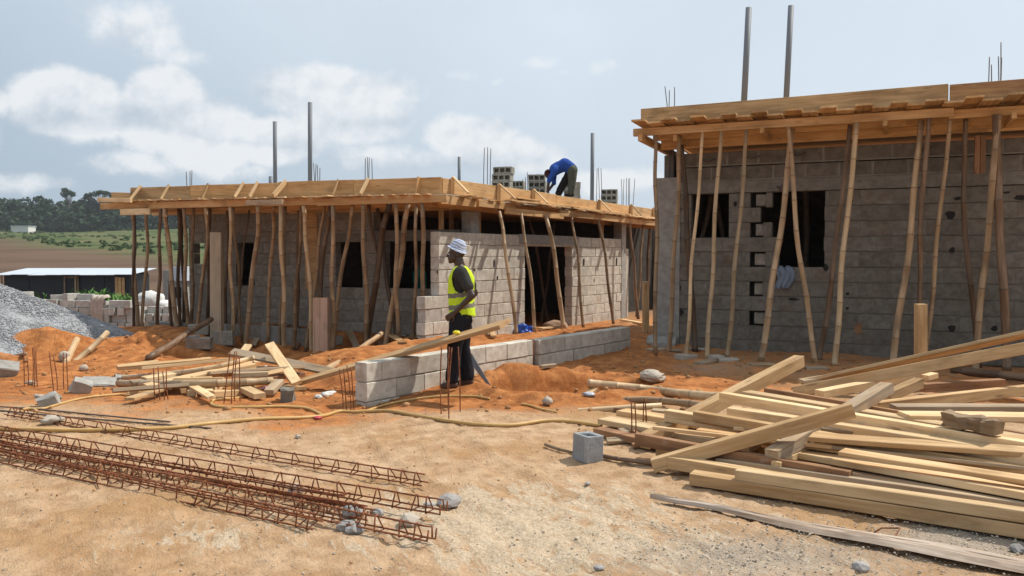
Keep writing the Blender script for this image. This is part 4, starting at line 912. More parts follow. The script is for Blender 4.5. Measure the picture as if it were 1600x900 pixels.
# ---------------------------------------------------------------- bamboo props
ORD = ('first', 'second', 'third', 'fourth', 'fifth', 'sixth', 'seventh', 'eighth', 'ninth', 'tenth', 'eleventh', 'twelfth', 'thirteenth', 'fourteenth', 'fifteenth', 'sixteenth', 'seventeenth', 'eighteenth', 'nineteenth', 'twentieth', 'twenty-first', 'twenty-second', 'twenty-third', 'twenty-fourth', 'twenty-fifth', 'twenty-sixth', 'twenty-seventh', 'twenty-eighth', 'twenty-ninth', 'thirtieth', 'thirty-first', 'thirty-second', 'thirty-third', 'thirty-fourth')
def lean(ut, ub): return 'upright' if abs(ut-ub) < 7 else ('left-footed slanting' if ub < ut else 'right-footed slanting')
MATN = {BLITE.name: 'pale', BMID.name: 'tan', BDARK.name: 'dark brown'}
def online(u, p0, d, off, n): q = p0+n*off; t = along(u, q, d); return q+d*t
def props(rows, p0, d, n, ztop, where, group, floor=None, k=.78):
    for i, (ut, ub, mid, dt, db, r, mat) in enumerate(rows):
        a = online(ub, p0, d, db, n); b = online(ut, p0, d, dt, n)
        za = (floor(a) if floor else gz(a[0], a[1]))-.02
        pts = [V3(a, za)]
        if mid:
            c = online(mid[0], p0, d, (dt+db)/2, n); pts.append(PY(mid[0], mid[1], c[1]))
        pts.append(V3(b, ztop(b)+.0))
        r *= k; o = bamboo('bamboo_prop', pts, r, r*.82, mat, random.uniform(.36, .48) if mat is not BDARK else .8)
        tag(o, f'{MATN[mat.name]} {lean(ut, ub)} prop, {ORD[i]} from the left {where}', 'prop', group)
L, M_, D = BLITE, BMID, BDARK
front = [  # top column, foot column, (mid column, row), top offset, foot offset, radius, material
 (212, 207, None, -.12, .55, .045, D), (207, 214, (210, 390), -.15, .5, .055, M_), (231, 220, (229, 380), -.12, .6, .05, M_), (253, 244, None, -.15, .7, .055, D),
 (261, 267, None, -.1, .7, .05, D), (259, 276, (263, 390), -.15, .35, .07, M_), (281, 279, None, .2, .8, .055, D), (286, 286, None, .45, .9, .055, D), (289, 292, None, -.12, .45, .055, M_),
 (304, 297, None, .2, .8, .055, M_), (323, 306, (322, 400), -.14, .4, .055, M_), (329, 323, None, .3, .9, .06, D), (357, 351, None, .5, .95, .055, D), (361, 362.5, None, -.14, .35, .055, L),
 (366, 377, None, .0, .7, .04, M_), (391, 366, None, .5, 1.0, .032, D), (405, 381, (399, 400), -.15, .3, .072, M_), (430, 417, (425, 370), .1, .8, .055, M_), (447, 436, None, .0, .45, .05, M_), (440, 443, None, -.15, .35, .065, L),
 (472, 457, None, .1, .6, .055, M_), (468, 463, None, .5, 1.0, .05, D), (475, 486, (481, 400), -.14, .3, .06, L), (508, 476, (497, 400), .2, .7, .05, M_), (517, 491, (506, 400), .1, .5, .065, D),
 (521, 519, None, -.15, .35, .065, M_), (552, 517, (538, 405), .1, .55, .06, M_), (568, 573, None, -.14, .35, .068, M_), (609, 567, (599, 365), .0, .5, .085, D), (619, 621.5, None, -.14, .3, .062, M_),
 (638, 600, (626, 400), .0, .45, .08, M_), (590, 622, None, .55, .6, .06, D), (651, 646, None, -.1, .4, .05, M_), (660, 664, None, -.15, .35, .062, M_)]
front.sort(key=lambda q: q[1])
props(front, CL, UF, NF, lambda p: zf((p-CL) @ UF)-FH-.19, 'along the left roof front', 'props under the left roof front')
o = bamboo('bamboo_brace', [PY(575, 318, 16.0), PY(591, 399, 16.2)], .035, .03, BDARK); tag(o, 'short dark stick slanting beneath the left roof ledger', 'prop')
for u, s in ((722, 732), (590, 584)):
    a = PY(u, 378, 17.2); b = PY(s, 318, 17.0); tag(bamboo('bamboo_brace', [a-(b-a)*1.4, b], .045, .04, BMID), 'thin pole leaning in the dark gap behind the white wall' if u == 722 else 'thin pole slanting above the dark lintel on the left', 'prop')
sidep = [(780, 807, (792, 400), -.1, -.6, .06, M_), (814, 836, (826, 410), -.12, -.55, .058, M_), (852, 881, (869, 415), -.15, -.6, .078, M_), (893, 912, (903, 410), -.1, -.5, .055, M_), (934, 959, (947, 412), -.1, -.5, .06, M_), (983, 998, None, -.1, -.3, .062, D), (1005, 995, None, .0, .0, .055, M_)]
props(sidep, CL, US, NS, lambda p: ZT-FH-.25, 'before the white side wall', 'props along the white side wall', k=.68)
ins = [(826, 857, (834, 372), 1.4, 1.2, .045, D), (868, 846, None, 1.6, 1.3, .045, D), (1015, 1010, None, .6, .7, .06, D), (1024, 1022, None, 1.0, 1.0, .06, D), (972, 978, None, .5, .9, .05, D)]
props(ins, CL, US, NS, lambda p: ZT-FH-.14, 'in the dark behind the white wall', 'props inside the left building')
right = [(1023, 1025, (1025, 345), 0.00, -.1, .062, M_), (1060, 1046, (1057, 350), 0.20, .3, .07, M_), (1062, 1087, (1074, 360), 0.50, .55, .085, D), (1096, 1073, (1083, 400), 0.00, -.35, .052, L), (1125, 1106, (1114, 400), 0.00, -.5, .062, L), (1164, 1137, (1151, 400), 0.00, -.4, .062, L), (1235, 1190, (1214, 400), 0.25, -.35, .085, M_), (1229, 1277, (1250, 400), 0.00, -.15, .068, M_), (1325, 1282, (1303, 410), 0.15, .2, .075, D), (1335, 1306, (1317, 410), 0.00, -.25, .075, L), (1435, 1397, (1419, 390), 0.15, .1, .085, M_), (1447, 1442, (1437, 385), 0.00, .4, .07, D), (1480, 1448, (1462, 400), 0.15, .5, .06, M_), (1504, 1533, (1507, 330), 0.25, .6, .07, D), (1555, 1527, (1540, 400), 0.00, .3, .085, M_), (1550, 1577, (1562, 330), 0.00, .2, .10, D)]
right.sort(key=lambda q: q[1])
props(right, R0, UR, NR, lambda p: zl-.05, 'against the right building', 'props under the right roof', k=.6)
for (ut, vt, ub, vb, w) in ((1108, 320, 1096, 370, 'left'), (1118, 320, 1130, 372, 'right')):
    a = PY(ub, vb, 14.6); b = PY(ut, vt, 14.6); tag(bamboo('bamboo_prop', [a-(b-a)*1.2, b+(b-a)*1.2], .05, .045, BDARK), w+' dark pole inside the small window of the right building', 'prop')
p = PY(1262, 330, 14.4); tag(bamboo('bamboo_prop', [(p.x, p.y, 0), (p.x-.05, p.y, 3.3)], .06, .05, BDARK), 'dark pole inside the large window of the right building', 'prop')
# pads under the right props
for (u, v, w, d, h, rz, lab) in ((1026, 549, .32, .16, .06, .3, 'reddish wood pad under the leftmost prop of the right building'), (1047, 548, .34, .16, .035, .1, 'flat wood pad under the second prop of the right building'), (1087, 546, .36, .18, .04, -.3, 'pale wood chip pad beside the dark prop of the right building'), (1072, 560, .26, .24, .07, .5, 'pale block pad under the thin pale prop'), (1103, 568, .34, .2, .07, .7, 'brown wood pad under the bright bamboo prop'), (1117, 562, .22, .2, .08, .4, 'stone chunk beside the pad of the bright bamboo prop'), (1138, 565, .28, .22, .06, -.1, 'square pad under the third pale prop'), (1190, 572, .36, .14, .05, .1, 'dark wood pad under the thick tan slanting prop'), (1276, 577, .3, .18, .05, -.2, 'wood pad at the foot of the crossing prop below the large window')):
    g = G(u, v); o = put('foot_pad', beam_mesh(w, d, h, CHALK if 'pale' in lab or 'stone' in lab or 'square' in lab else GREYW, segs=3, warp=0, ch=.012, rough=.006), None, Matrix.Translation((g.x, g.y, g.z+h/2-.01)) @ Matrix.Rotation(rz, 4, 'Z')); tag(o, lab, 'foot pad', 'pads under the right props')
# square timber posts
def post(lab, u, vt, vb, wpx, Y, mat, parent=None, thick=.16):
    b = PY(u, vb, Y); t = PY(u, vt, Y); w = wpx*Y/F_PX; tag(beam('timber_post', b-Vector((0, 0, .25)), t, thick, w, mat, None, up=(1, 0, 0), warp=.001), lab, 'post')
post('tall square concrete-grey timber post standing at the left plinth', 339, 363, 517, 17, 16.9, m_wood('grey_brown_board', (.36, .27, .18), (.47, .37, .26), .3), thick=.2)
post('short reddish boxed post at the right end of the plinth', 502.5, 465, 545, 23, 15.9, m_wood('pink_board', (.40, .25, .17), (.50, .34, .24), .3), thick=.26)
post('squared pine post above the left end of the white wall', 689.5, 314, 362, 8, 16.4, WOOD, thick=.09); post('second squared post above the white wall, in shade', 705.5, 315, 362, 7.5, 17.3, BROWN, thick=.09)
post('bright orange squared post beside the grey column', 747.5, 316, 366, 8, 16.9, ORNG, thick=.09); post('square timber post above the white wall near its far end', 940, 338, 395, 6, 21.5, WOOD, thick=.1)
post('short square timber post standing between the two buildings', 1009, 440, 508, 9.5, 16.2, WOOD, thick=.13); post('upright squared timber stake behind the right lumber pile', 1438.5, 475, 617, 15, 9.6, WOOD, thick=.1)
# ---------------------------------------------------------------- low block wall
LWT = thing('low_wall', (LW0[0], LW0[1], -.3), 'low unfinished wall of pale blocks in the middle, beside the standing worker', 'wall')
zt_ = .40; ch = .225
l1 = along(833, LW0, LWD)
block_wall(LWT, planM(LW0, LWD, zt_-4*ch), l1, 4, ch, .19, .455, BLK_W, MORT, recess=.016, jit=.007)
LW1 = LW0+LWD*(l1+.14); B1 = np.array((PY(985, 512, 13.9).x, 13.9)); D1 = (B1-LW1)/np.linalg.norm(B1-LW1)
block_wall(LWT, planM(LW1, D1, zt_-4*ch-.01), float(np.linalg.norm(B1-LW1)), 4, ch, .19, .455, BLK_W, MORT, recess=.014, jit=.006)
c = LW0+LWD*(l1+.07)+LWN*.1
box('gap_fill', (c[0]-.05, c[1]+.02, -.4), (c[0]+.06, c[1]+.1, zt_-.02), CONC_D, LWT)
for k in range(4): tube('bar', [(c[0]-.03+.025*k, c[1]-.06-.01*k, -.25), (c[0]-.03+.025*k, c[1]-.06, zt_+.0)], .008, RUST, LWT)
# plank balanced over the wall, handsaw, tape, bag
pl0, pl1 = Vector((-2.85, 10.7, -.08)), Vector((-.08, 8.98, .855))
tag(beam('plank', pl0, pl1, .26, .05, m_wood('board_brown', (.33, .19, .085), (.46, .30, .155), .4), None, roll=.25, warp=.004), 'long brown plank balanced across the low block wall in front of the standing worker', 'plank')
q = pl0.lerp(pl1, .80)+Vector((0, -.02, .055))
tag(lump('tape_measure', q, (.045, .03, .024), YELP, '', ''), 'small yellow tape measure lying on the balanced plank', 'tape measure')
sa, sb = PY(733, 556, 10.15), G(765, 601, .01)
sw = thing('handsaw', sb, 'steel handsaw leaning behind the legs of the standing worker', 'handsaw')
d = (sb-sa); x = d.normalized(); y = Vector((0, 0, 1)).cross(x).normalized(); z = x.cross(y)
vv = [sa+z*.055, sa-z*.055, sb-z*.02, sb+z*.02]; vv = [v-sb for v in vv]+[v-sb+y*.003 for v in vv]
put('blade', mesh('blade', vv, [(0, 1, 2, 3), (7, 6, 5, 4), (0, 4, 5, 1), (1, 5, 6, 2), (2, 6, 7, 3), (3, 7, 4, 0)], SAWM), sw, Matrix.Translation(sb))
beam('handle', sa-x*.1, sa+x*.02, .025, .1, BROWN, sw)
g = G(820, 523); lump('plastic_bag', g+Vector((-.06, 0, .09)), (.16, .13, .12), BLUEP, 'bright blue plastic bag lying on the fill behind the low wall', 'bag', None, 3, .45, 1.3); 
lump('plastic_bag', g+Vector((.09, .03, .07)), (.11, .1, .11), BLUEP, 'small blue plastic bag knotted beside the larger blue bag', 'bag', None, 3, .5, 2.7)
# ---------------------------------------------------------------- timber lying about
def lay(lab, a, b, w, h, mat, up=(0, 0, 1), roll=0, cat='plank', name='timber', group=None, **k): return tag(beam(name, a, b, w, h, mat, None, up, roll, **k), lab, cat, group)
def Z(u, v, z): return PZ(u, v, z)
lay('pale plank on the fill behind the low wall, left of the blue bag', G(738, 528, .08), G(790, 512, .14), .16, .05, PALE); lay('short pale plank crossing beneath the balanced plank end', G(757, 512, .3), G(772, 531, .06), .1, .04, WOOD)
lay('thin pale board on the fill right of the blue bag', G(843, 517, .05), G(880, 513, .05), .14, .04, PALE); lay('second pale plank behind the low wall, under the first', G(745, 520, .14), G(786, 514, .2), .12, .03, GREYW)
tag(lump('earth_clod', G(870, 514, .06), (.3, .2, .14), m_plain('clay', (.36, .24, .16), .95, .1, .3, 8), '', ''), 'reddish clod with broken block by the foot of the right doorway', 'clod')
lay('curved pale board scrap at the far end of the white wall', G(972, 503, .05), G(1004, 508, .05), .14, .05, PALE); lay('small plank stub by the low wall column gap', G(845, 578, .04), G(868, 583, .04), .07, .04, GREYW)
# left debris heap
B_ = 'boards and poles of the left debris heap'
def pole(lab, pts, r, mat=BLITE, r2=None, gap=.42): return tag(bamboo('bamboo_pole', pts, r, r2 or r*.9, mat, gap), lab, 'bamboo pole')
pole('short pale pole leaning in the pit, left of the longer one', [Z(97, 577, -.3), PY(121, 529, 14.1)], .055); pole('longer pale pole leaning over the pit', [Z(106, 576, -.3), PY(168, 519, 14.4)], .055)
pole('dark pole sloping down from the plinth into the pit', [G(232, 564, .05), PY(330, 499, 16.6)], .06, BDARK)
pole('long thin pale bamboo along the top of the left debris heap', [G(192, 596, .06), PZ(300, 580, .12), PZ(397, 559, .25)], .036)
pole('thick pale bamboo along the front of the left debris heap', [G(186, 606, .06), PZ(300, 600, .1), PZ(426, 595, .08)], .05)
lay('square timber with its sawn end to the left at the heap front', G(209, 622, .05), G(298, 612, .05), .12, .1, WOOD, group=B_); lay('short timber poking toward the viewer from the heap, left one', PZ(299, 616, 0.0), PZ(319, 600, 0.02), .1, .09, PALE, group=B_)
lay('short timber poking toward the viewer from the heap, right one', PZ(322, 617, 0.0), PZ(342, 600, 0.02), .11, .1, PALE, group=B_); lay('flat plank under the short timbers of the left heap', G(330, 621, .04), G(402, 616, .04), .14, .07, WOOD, group=B_)
lay('wide plank lying under the thin bamboo on the left heap', PZ(228, 605, .02), PZ(395, 570, .18), .26, .06, WOOD, group=B_); lay('second wide plank on the left heap behind the first', PZ(225, 592, .03), PZ(392, 566, .1), .2, .05, PALE, group=B_)
lay('grey plank at the back of the left debris heap', PZ(205, 598, .0), PZ(310, 585, .03), .22, .04, GREYW, group=B_)
lay('thin grey-white board slanting right from the left heap', PZ(362, 550, .22), PZ(521, 581, .05), .14, .04, GREYW, roll=.5, group=B_)
lay('bright clean board standing askew across the left heap', PZ(421, 538, .36), PZ(464, 599, .0), .13, .045, PALE, roll=.3, group=B_)
lay('small bright board jutting up behind the left heap', PZ(376, 556, .1), PZ(388, 539, .24), .12, .04, PALE, group=B_)
pole('brown pole sloping from the plinth end to the left heap', [PZ(511, 577, .0), PZ(555, 552, .02), PY(596, 521, 14.8)], .05, BMID)
lay('short board at the right of the heap, end toward the viewer', PZ(373, 603, .03), PZ(406, 619, .0), .14, .06, PALE, group=B_); lay('broken plank beside the small dark block', PZ(420, 613, .0), PZ(436, 596, .06), .12, .06, GREYW, group=B_)
lay('dark plank low behind the bright askew board', PZ(405, 592, .02), PZ(470, 584, .02), .2, .05, BROWN, group=B_); lay('orange plank scrap lying near the right end of the left heap', G(432, 606, .05), G(470, 612, .04), .16, .04, WOOD, group=B_)
lay('light strip of wood on the left debris heap', PZ(300, 590, .12), PZ(350, 577, .16), .05, .03, PALE, group=B_); lay('crooked strip of wood on the left debris heap', PZ(270, 594, .1), PZ(330, 590, .12), .08, .03, WOOD, group=B_)
for i, (u, v, du, dv, m) in enumerate(((560, 532, 35, -2, GREYW), (600, 536, 30, 3, WOOD), (545, 538, 22, 4, GREYW), (620, 529, 28, -2, WOOD), (575, 541, 40, -3, BROWN), (640, 535, 25, -3, PALE), (525, 532, 15, -3, GREYW), (395, 520, 20, -3, GREYW), (430, 517, 22, 2, GREYW), (460, 524, 22, -3, BROWN))):
    lay(f'{ORD[i]} scrap board from a scatter at the feet of the left props', G(u, v, .03), G(u+du, v+dv, .03), .14, .03, m, name='scrap_board', group='scrap boards at the feet of the left props')
for i in range(15):
    u = random.uniform(195, 410); v = random.uniform(568, 618); z = .04+.16*max(0, 1-abs(v-590)/28)*random.uniform(.3, 1); a = PZ(u, v, z); ang = random.gauss(.3, .6); Lq = random.uniform(.4, 1.3); d = Vector((math.cos(ang), math.sin(ang), random.uniform(-.05, .06)))*Lq
    lay(f'{ORD[i]} loose slat tossed among the boards of the left debris heap', a-d*.3, a+d*.7, random.uniform(.05, .16), random.uniform(.025, .06), random.choice((WOOD, PALE, GREYW, PALE, WOOD)), roll=random.uniform(-.4, .4), name='slat', group='loose slats in the left debris heap', warp=.01)
# loose blocks and stones
def loose(lab, u, v, size, rz, mat, tilt=(0, 0), name='block'):
    g = G(u, v); o = put(name, beam_mesh(*size, mat, segs=3, warp=0, ch=.014, rough=.007), None, Matrix.Translation((g.x, g.y, g.z+size[2]/2-.015)) @ Matrix.Rotation(rz, 4, 'Z') @ Matrix.Rotation(tilt[0], 4, 'X') @ Matrix.Rotation(tilt[1], 4, 'Y')); return tag(o, lab, 'block')
loose('small dark half block at the right of the left heap', 449, 626, (.15, .2, .16), .2, BLK_R)
loose('grey block low beside the plinth, under another', 313, 548, (.46, .2, .22), -.05, BLK_L); loose('grey block stacked atop another beside the plinth', 313, 533, (.42, .2, .22), .05, BLK_L)
loose('second grey block against the plinth', 349, 538, (.42, .2, .3), .1, BLK_L); loose('rough grey boulder block on the plinth corner', 302, 524, (.2, .2, .2), .5, CONC)
loose('low grey block end right of the reddish boxed post', 525, 546, (.3, .2, .18), .1, BLK_L)
loose('broken grey slab tilted beside the left heap', 155, 602, (.42, .26, .09), .35, CONC, (.35, .1), 'slab'); loose('small grey slab at the end of the broken slab', 190, 596, (.18, .14, .1), .6, CONC, (.2, .2), 'slab')
loose('pale broken concrete lump before the left heap', 127, 613, (.22, .16, .17), .6, CONC, (.3, .4), 'block_fragment'); loose('grey broken block lump on the sand at the left', 75, 634, (.2, .13, .13), .5, CONC, (.2, -.35), 'block_fragment'); loose('grey block chip touching the broken block lump', 83, 630, (.1, .12, .12), 1.1, BLK_L, (.3, .2), 'block_fragment')
loose('large grey broken block at the left edge', 3, 588, (.4, .24, .22), .5, CONC, (.5, .25), 'block_fragment'); lump('stone', G(101, 546, .08), (.1, .09, .1), CHALK, 'pale round stone on the mound below the gravel', 'stone', None, 3, .15, 9)
lump('stone', G(131, 579, .04), (.08, .06, .06), CHALK, 'small pale stone at the pit edge', 'stone', None, 2, .2, 10); lump('stone', G(1020, 594, .05), (.21, .15, .085), CHALK, 'flat white rock in front of the right building', 'stone', None, 3, .3, 3, sharp=True)
lump('stone', G(855, 634, .05), (.07, .05, .05), CHALK, 'small pale lump on the edge of the hollow', 'stone', None, 2, .3, 5)
for i, (u, v, r, lab) in enumerate(((702, 789, .075, 'angular grey stone beside the hooked ends of the cages'), (671, 792, .035, 'small grey stone left of the angular one'), (640, 820, .07, 'grey-white stone between two cage ends'), (549, 806, .07, 'dark stone under the cage ends'), (555, 832, .05, 'dark grey stone at the front of the cage ends'), (590, 804, .04, 'small grey stone between the cage bars'), (462, 770, .06, 'pale grey stone seen through the upper cage'), (541, 826, .05, 'flat dark stone touching the front cage'), (1259, 775, .035, 'small white stone before the lumber stack'), (466, 684, .03, 'white scrap on the bare earth above the long cage'), (918, 757, .02, 'tiny pebble in front of the hollow block'), (936, 890, .025, 'small stone low at the centre of the sand'), (1345, 890, .04, 'grey stone beside the weathered plank'), (1590, 862, .04, 'stone in the gravel at the right edge'))):
    lump('stone', G(u, v, r*.35), (r*1.25, r, r*.7), ROCK if 'white' not in lab and 'pale' not in lab else CHALK, lab, 'stone', None, 2, .35, i*1.3+.5, sharp=True)
# hollow block standing on end near the lumber
g = G(918, 718); hb = thing('hollow_block', g, 'grey hollow block standing on end in the middle of the yard', 'block')
w, d_, h, t_ = .17, .2, .215, .034; vs = []; fs = []
for z in (0, h):
    for (x, y) in ((-w, -d_), (w, -d_), (w, d_), (-w, d_)): vs.append((x/2+random.uniform(-.006, .006), y/2+random.uniform(-.006, .006), z))
for (x, y) in ((-w+2*t_, -d_+2*t_), (w-2*t_, -d_+2*t_), (w-2*t_, d_-2*t_), (-w+2*t_, d_-2*t_)):
    vs.append((x/2, y/2, h-.004+random.uniform(-.012, .004)))
for (x, y) in ((-w+2*t_, -d_+2*t_), (w-2*t_, -d_+2*t_), (w-2*t_, d_-2*t_), (-w+2*t_, d_-2*t_)): vs.append((x/2, y/2, .05))
fs = [(0, 1, 5, 4), (1, 2, 6, 5), (2, 3, 7, 6), (3, 0, 4, 7), (4, 5, 9, 8), (5, 6, 10, 9), (6, 7, 11, 10), (7, 4, 8, 11), (8, 9, 13, 12), (9, 10, 14, 13), (10, 11, 15, 14), (11, 8, 12, 15), (12, 13, 14, 15), (3, 2, 1, 0)]
GB = m_block('grey_new_block', (.26, .265, .27), (.35, .355, .355), (.3, .25, .2), .15)
o = put('shell', mesh('shell', vs, fs, GB), hb, Matrix.Translation(g-Vector((0, 0, .01))) @ Matrix.Rotation(.55, 4, 'Z') @ Matrix.Rotation(.03, 4, 'Y'))
b = o.modifiers.new('edge', 'BEVEL'); b.width = .008; b.segments = 2
beam('rib', g+Vector((-.02, -.115, .01)), g+Vector((-.02, -.115, .2)), .03, .02, GB, hb, rough=.003, segs=5)
# ---------------------------------------------------------------- right lumber pile
R_ = 'timbers of the right lumber pile'
def ext(a, b, k): return a+(b-a)*k
def tim(lab, ul, vl, zl_, ur, vr, zr_, w, h, mat, k=1.0, **kw):
    a = PZ(ul, vl, zl_); b = ext(a, PZ(ur, vr, zr_), k); dz = Vector((0, 0, -h/2)); return lay(lab, a+dz, b+dz, w, h, mat, cat='timber', group=R_, **kw)
tim('lowest long timber along the front of the lumber pile, on the ground', 1081, 738, .085, 1600, 815, .085, .13, .08, WOOD, 1.5)
tim('long timber with a pale sunlit top along the front edge of the pile', 1152, 733, .155, 1600, 796, .16, .09, .07, PALE, 1.5)
tim('wide board lying just behind the sunlit front timber', 1130, 712, .12, 1600, 780, .15, .26, .04, GREYW, 1.5, roll=-.05); tim('wide flat board with stained grain in the middle of the pile', 1240, 700, .17, 1600, 764, .20, .30, .045, PALE, 1.5, roll=-.08)
tim('wide smooth board overlapping the stained one', 1300, 688, .20, 1600, 742, .23, .27, .045, WOOD, 1.5)
tim('timber end low at the left of the pile, lower one', 1047, 712, .12, 1300, 753, .12, .1, .09, PALE); tim('timber end low at the left of the pile, upper one', 1031, 697, .1, 1330, 742, .13, .11, .10, WOOD)
tim('long grey-stained timber sloping across the left of the pile', 994, 676, .2, 1330, 736, .17, .07, .09, BROWN); tim('long timber crossing under the big crossing beam', 1086, 643, .3, 1600, 728, .28, .08, .08, WOOD, 1.4)
tim('thick timber with a grey top running to the right edge', 1142, 636, .34, 1600, 706, .35, .11, .08, PALE, 1.4); tim('uppermost pale timber running from the raised beam to the right', 1129, 612, .43, 1600, 690, .39, .09, .08, PALE, 1.4)
tim('reddish edged board at the back of the parallel timbers', 1196, 606, .36, 1600, 676, .36, .04, .14, BROWN, 1.4); tim('pale board just behind the uppermost timber', 1166, 610, .36, 1600, 682, .35, .14, .05, PALE, 1.4)
tim('short pale timber at the left of the crossing beam', 1042, 640, .28, 1300, 681, .24, .09, .1, PALE); tim('timber half hidden under the parallel timbers', 1200, 668, .24, 1600, 728, .25, .12, .09, ORNG, 1.4)
tim('flat board at the far left of the pile, lower', 945, 652, .08, 1180, 694, .1, .2, .05, PALE); tim('flat board at the far left of the pile, upper', 972, 640, .13, 1160, 668, .16, .18, .05, WOOD); tim('dark board edge at the ground on the far left of the pile', 934, 668, .06, 1090, 703, .06, .12, .06, BROWN)
for i, (u, v, z) in enumerate(((1120, 670, .1), (1150, 690, .06), (1180, 660, .16), (1240, 655, .22), (1330, 668, .24), (1400, 690, .2), (1130, 650, .14), (1060, 668, .08))): tim(f'{ORD[i]} filler timber buried inside the lumber pile', u, v, z, u+300, v+46, z, .13, .08, random.choice((WOOD, ORNG, GREYW)), 1.3)
lum = ('thin', 'narrow', 'stained', 'bowed')
for i in range(16):                      # thinner boards tangled into the pile
    u = random.uniform(1010, 1330); v = 640+.22*(u-1010)*random.uniform(.1, .75)+random.uniform(-5, 30); z = random.uniform(.12, .30); a = PZ(u, v, z)
    ang = math.radians(-37)+random.gauss(0, .16); Lq = random.uniform(1.6, 3.4); d = Vector((math.cos(ang), math.sin(ang), random.uniform(-.02, .05)))*Lq
    lay(f'{ORD[i]} {lum[i % 4]} board tangled in the right lumber pile', a, a+d, random.uniform(.07, .16), random.uniform(.022, .04), random.choice((GREYW, WOOD, ORNG, GREYW, PALE)), roll=random.uniform(-.25, .25), name='board', group='thin boards tangled in the right lumber pile', warp=.012)
for i in range(9):                       # dark broken scraps at its left edge
    g = G(random.uniform(925, 1040), random.uniform(640, 705), .03); ang = random.uniform(-.9, .5); d = Vector((math.cos(ang), math.sin(ang), .03))*random.uniform(.15, .5)
    lay(f'{ORD[i]} dark broken scrap at the left edge of the lumber pile', g, g+d, random.uniform(.04, .1), .03, random.choice((BROWN, GREYW)), roll=random.uniform(-.5, .5), name='scrap_board', group='dark scraps left of the lumber pile')
# the big crossing beams
lay('big clean beam lying across the lumber pile, low end on the sand', G(1021, 738, .055), PZ(1334, 640, .52), .10, .10, WOOD, cat='beam', name='beam', warp=.002)
lay('old grey notched beam crossing the pile above the clean beam', PZ(1207, 713, .19), PZ(1386, 605, .47), .11, .09, GREYW, cat='beam', name='beam', rough=.004); lay('small timber end under the old grey beam', PZ(1212, 727, .14), PZ(1260, 700, .17), .07, .05, PALE, cat='timber')
lay('long thick beam rising from under the pile to the right rear', PZ(1006, 690, .06), PZ(1249, 564, .50), .11, .12, WOOD, cat='beam', name='beam', warp=.002)
# upper right lumber
U_ = 'planks leaning at the right rear of the lumber pile'
lay('topmost long plank sloping up to the right edge', PZ(1253, 600, .1), ext(PZ(1253, 600, .1), PY(1600, 522, 8.6), 1.25), .15, .04, WOOD, roll=-.5, group=U_); lay('second long plank sloping up beneath the topmost', PZ(1240, 612, .1), ext(PZ(1240, 612, .1), PY(1600, 545, 8.2), 1.25), .06, .12, WOOD, roll=-.2, group=U_)
lay('weathered plank lying along the base of the leaning planks', PZ(1252, 596, .14), PZ(1386, 574, .3), .16, .04, GREYW, group=U_); lay('third plank under the leaning pair', PZ(1280, 616, .16), PZ(1430, 587, .28), .12, .08, PALE, group=U_)
lay('pale-edged plank low behind the upright stake, right', PZ(1370, 636, .22), ext(PZ(1370, 636, .22), PZ(1600, 610, .24), 1.3), .08, .1, WOOD, group=U_); lay('dark plank behind the stake pointing to the right edge', PZ(1440, 606, .2), PZ(1565, 598, .22), .1, .09, BROWN, group=U_)
lay('short thick timber jammed against the upright stake', PZ(1385, 620, .2), PZ(1436, 598, .3), .1, .1, WOOD, group=U_); lay('white-edged board lying flat right of the old grey beam', PZ(1412, 650, .36), ext(PZ(1412, 650, .36), PZ(1600, 652, .36), 1.3), .2, .045, PALE, group=U_)
lay('grey board lying flat behind the white-edged one', PZ(1395, 636, .30), ext(PZ(1395, 636, .30), PZ(1600, 637, .3), 1.3), .16, .04, GREYW, group=U_); lay('tan board beneath the rough chunk of wood', PZ(1400, 668, .34), ext(PZ(1400, 668, .34), PZ(1600, 690, .34), 1.3), .22, .045, WOOD, group=U_)
lay('small offcut beside the upright stake', PZ(1445, 590, .2), PZ(1460, 586, .22), .1, .06, PALE, group=U_)
lay('rough bark-brown chunk of wood on top of the pile', PZ(1482, 654, .46), PZ(1558, 668, .46), .11, .09, m_wood('rough_chunk', (.20, .13, .075), (.33, .23, .14), .5), cat='wood chunk', rough=.014, segs=7)
pole('dark bamboo log lying beneath the right props', [G(1488, 583, .05), G(1640, 602, .05)], .055, BDARK)
# bamboo and sticks left of the pile
pole('thick bamboo pole lying behind the lumber pile, nearest the building', [PZ(919, 599, .06), PZ(1020, 610, .02), PZ(1127, 621, .2)], .055, BLITE); pole('curved bamboo pole in the hollow, middle of three', [PZ(908, 634, -.12), PZ(1000, 624, .03), PZ(1106, 634, .1)], .042, BMID)
pole('bamboo pole with its tip nearest the hose', [PZ(866, 646, -.1), PZ(950, 640, .0), PZ(1034, 634, .06)], .035, BLITE); pole('thin dark bamboo under the nearest bamboo pole', [PZ(876, 649, -.15), PZ(960, 648, -.06)], .04, BDARK)
lay('orange wood chip at the lip of the hollow', PZ(904, 627, -.12), PZ(931, 607, .0), .1, .05, WOOD)
pole('thin reddish stick on the sand right of the hollow block', [G(938, 716, .02), G(1025, 729, .02)], .018, BDARK, None, .6); pole('thin reddish stick on the sand left of the hollow block', [G(852, 699, .025), G(902, 712, .02)], .014, BMID, None, .6)
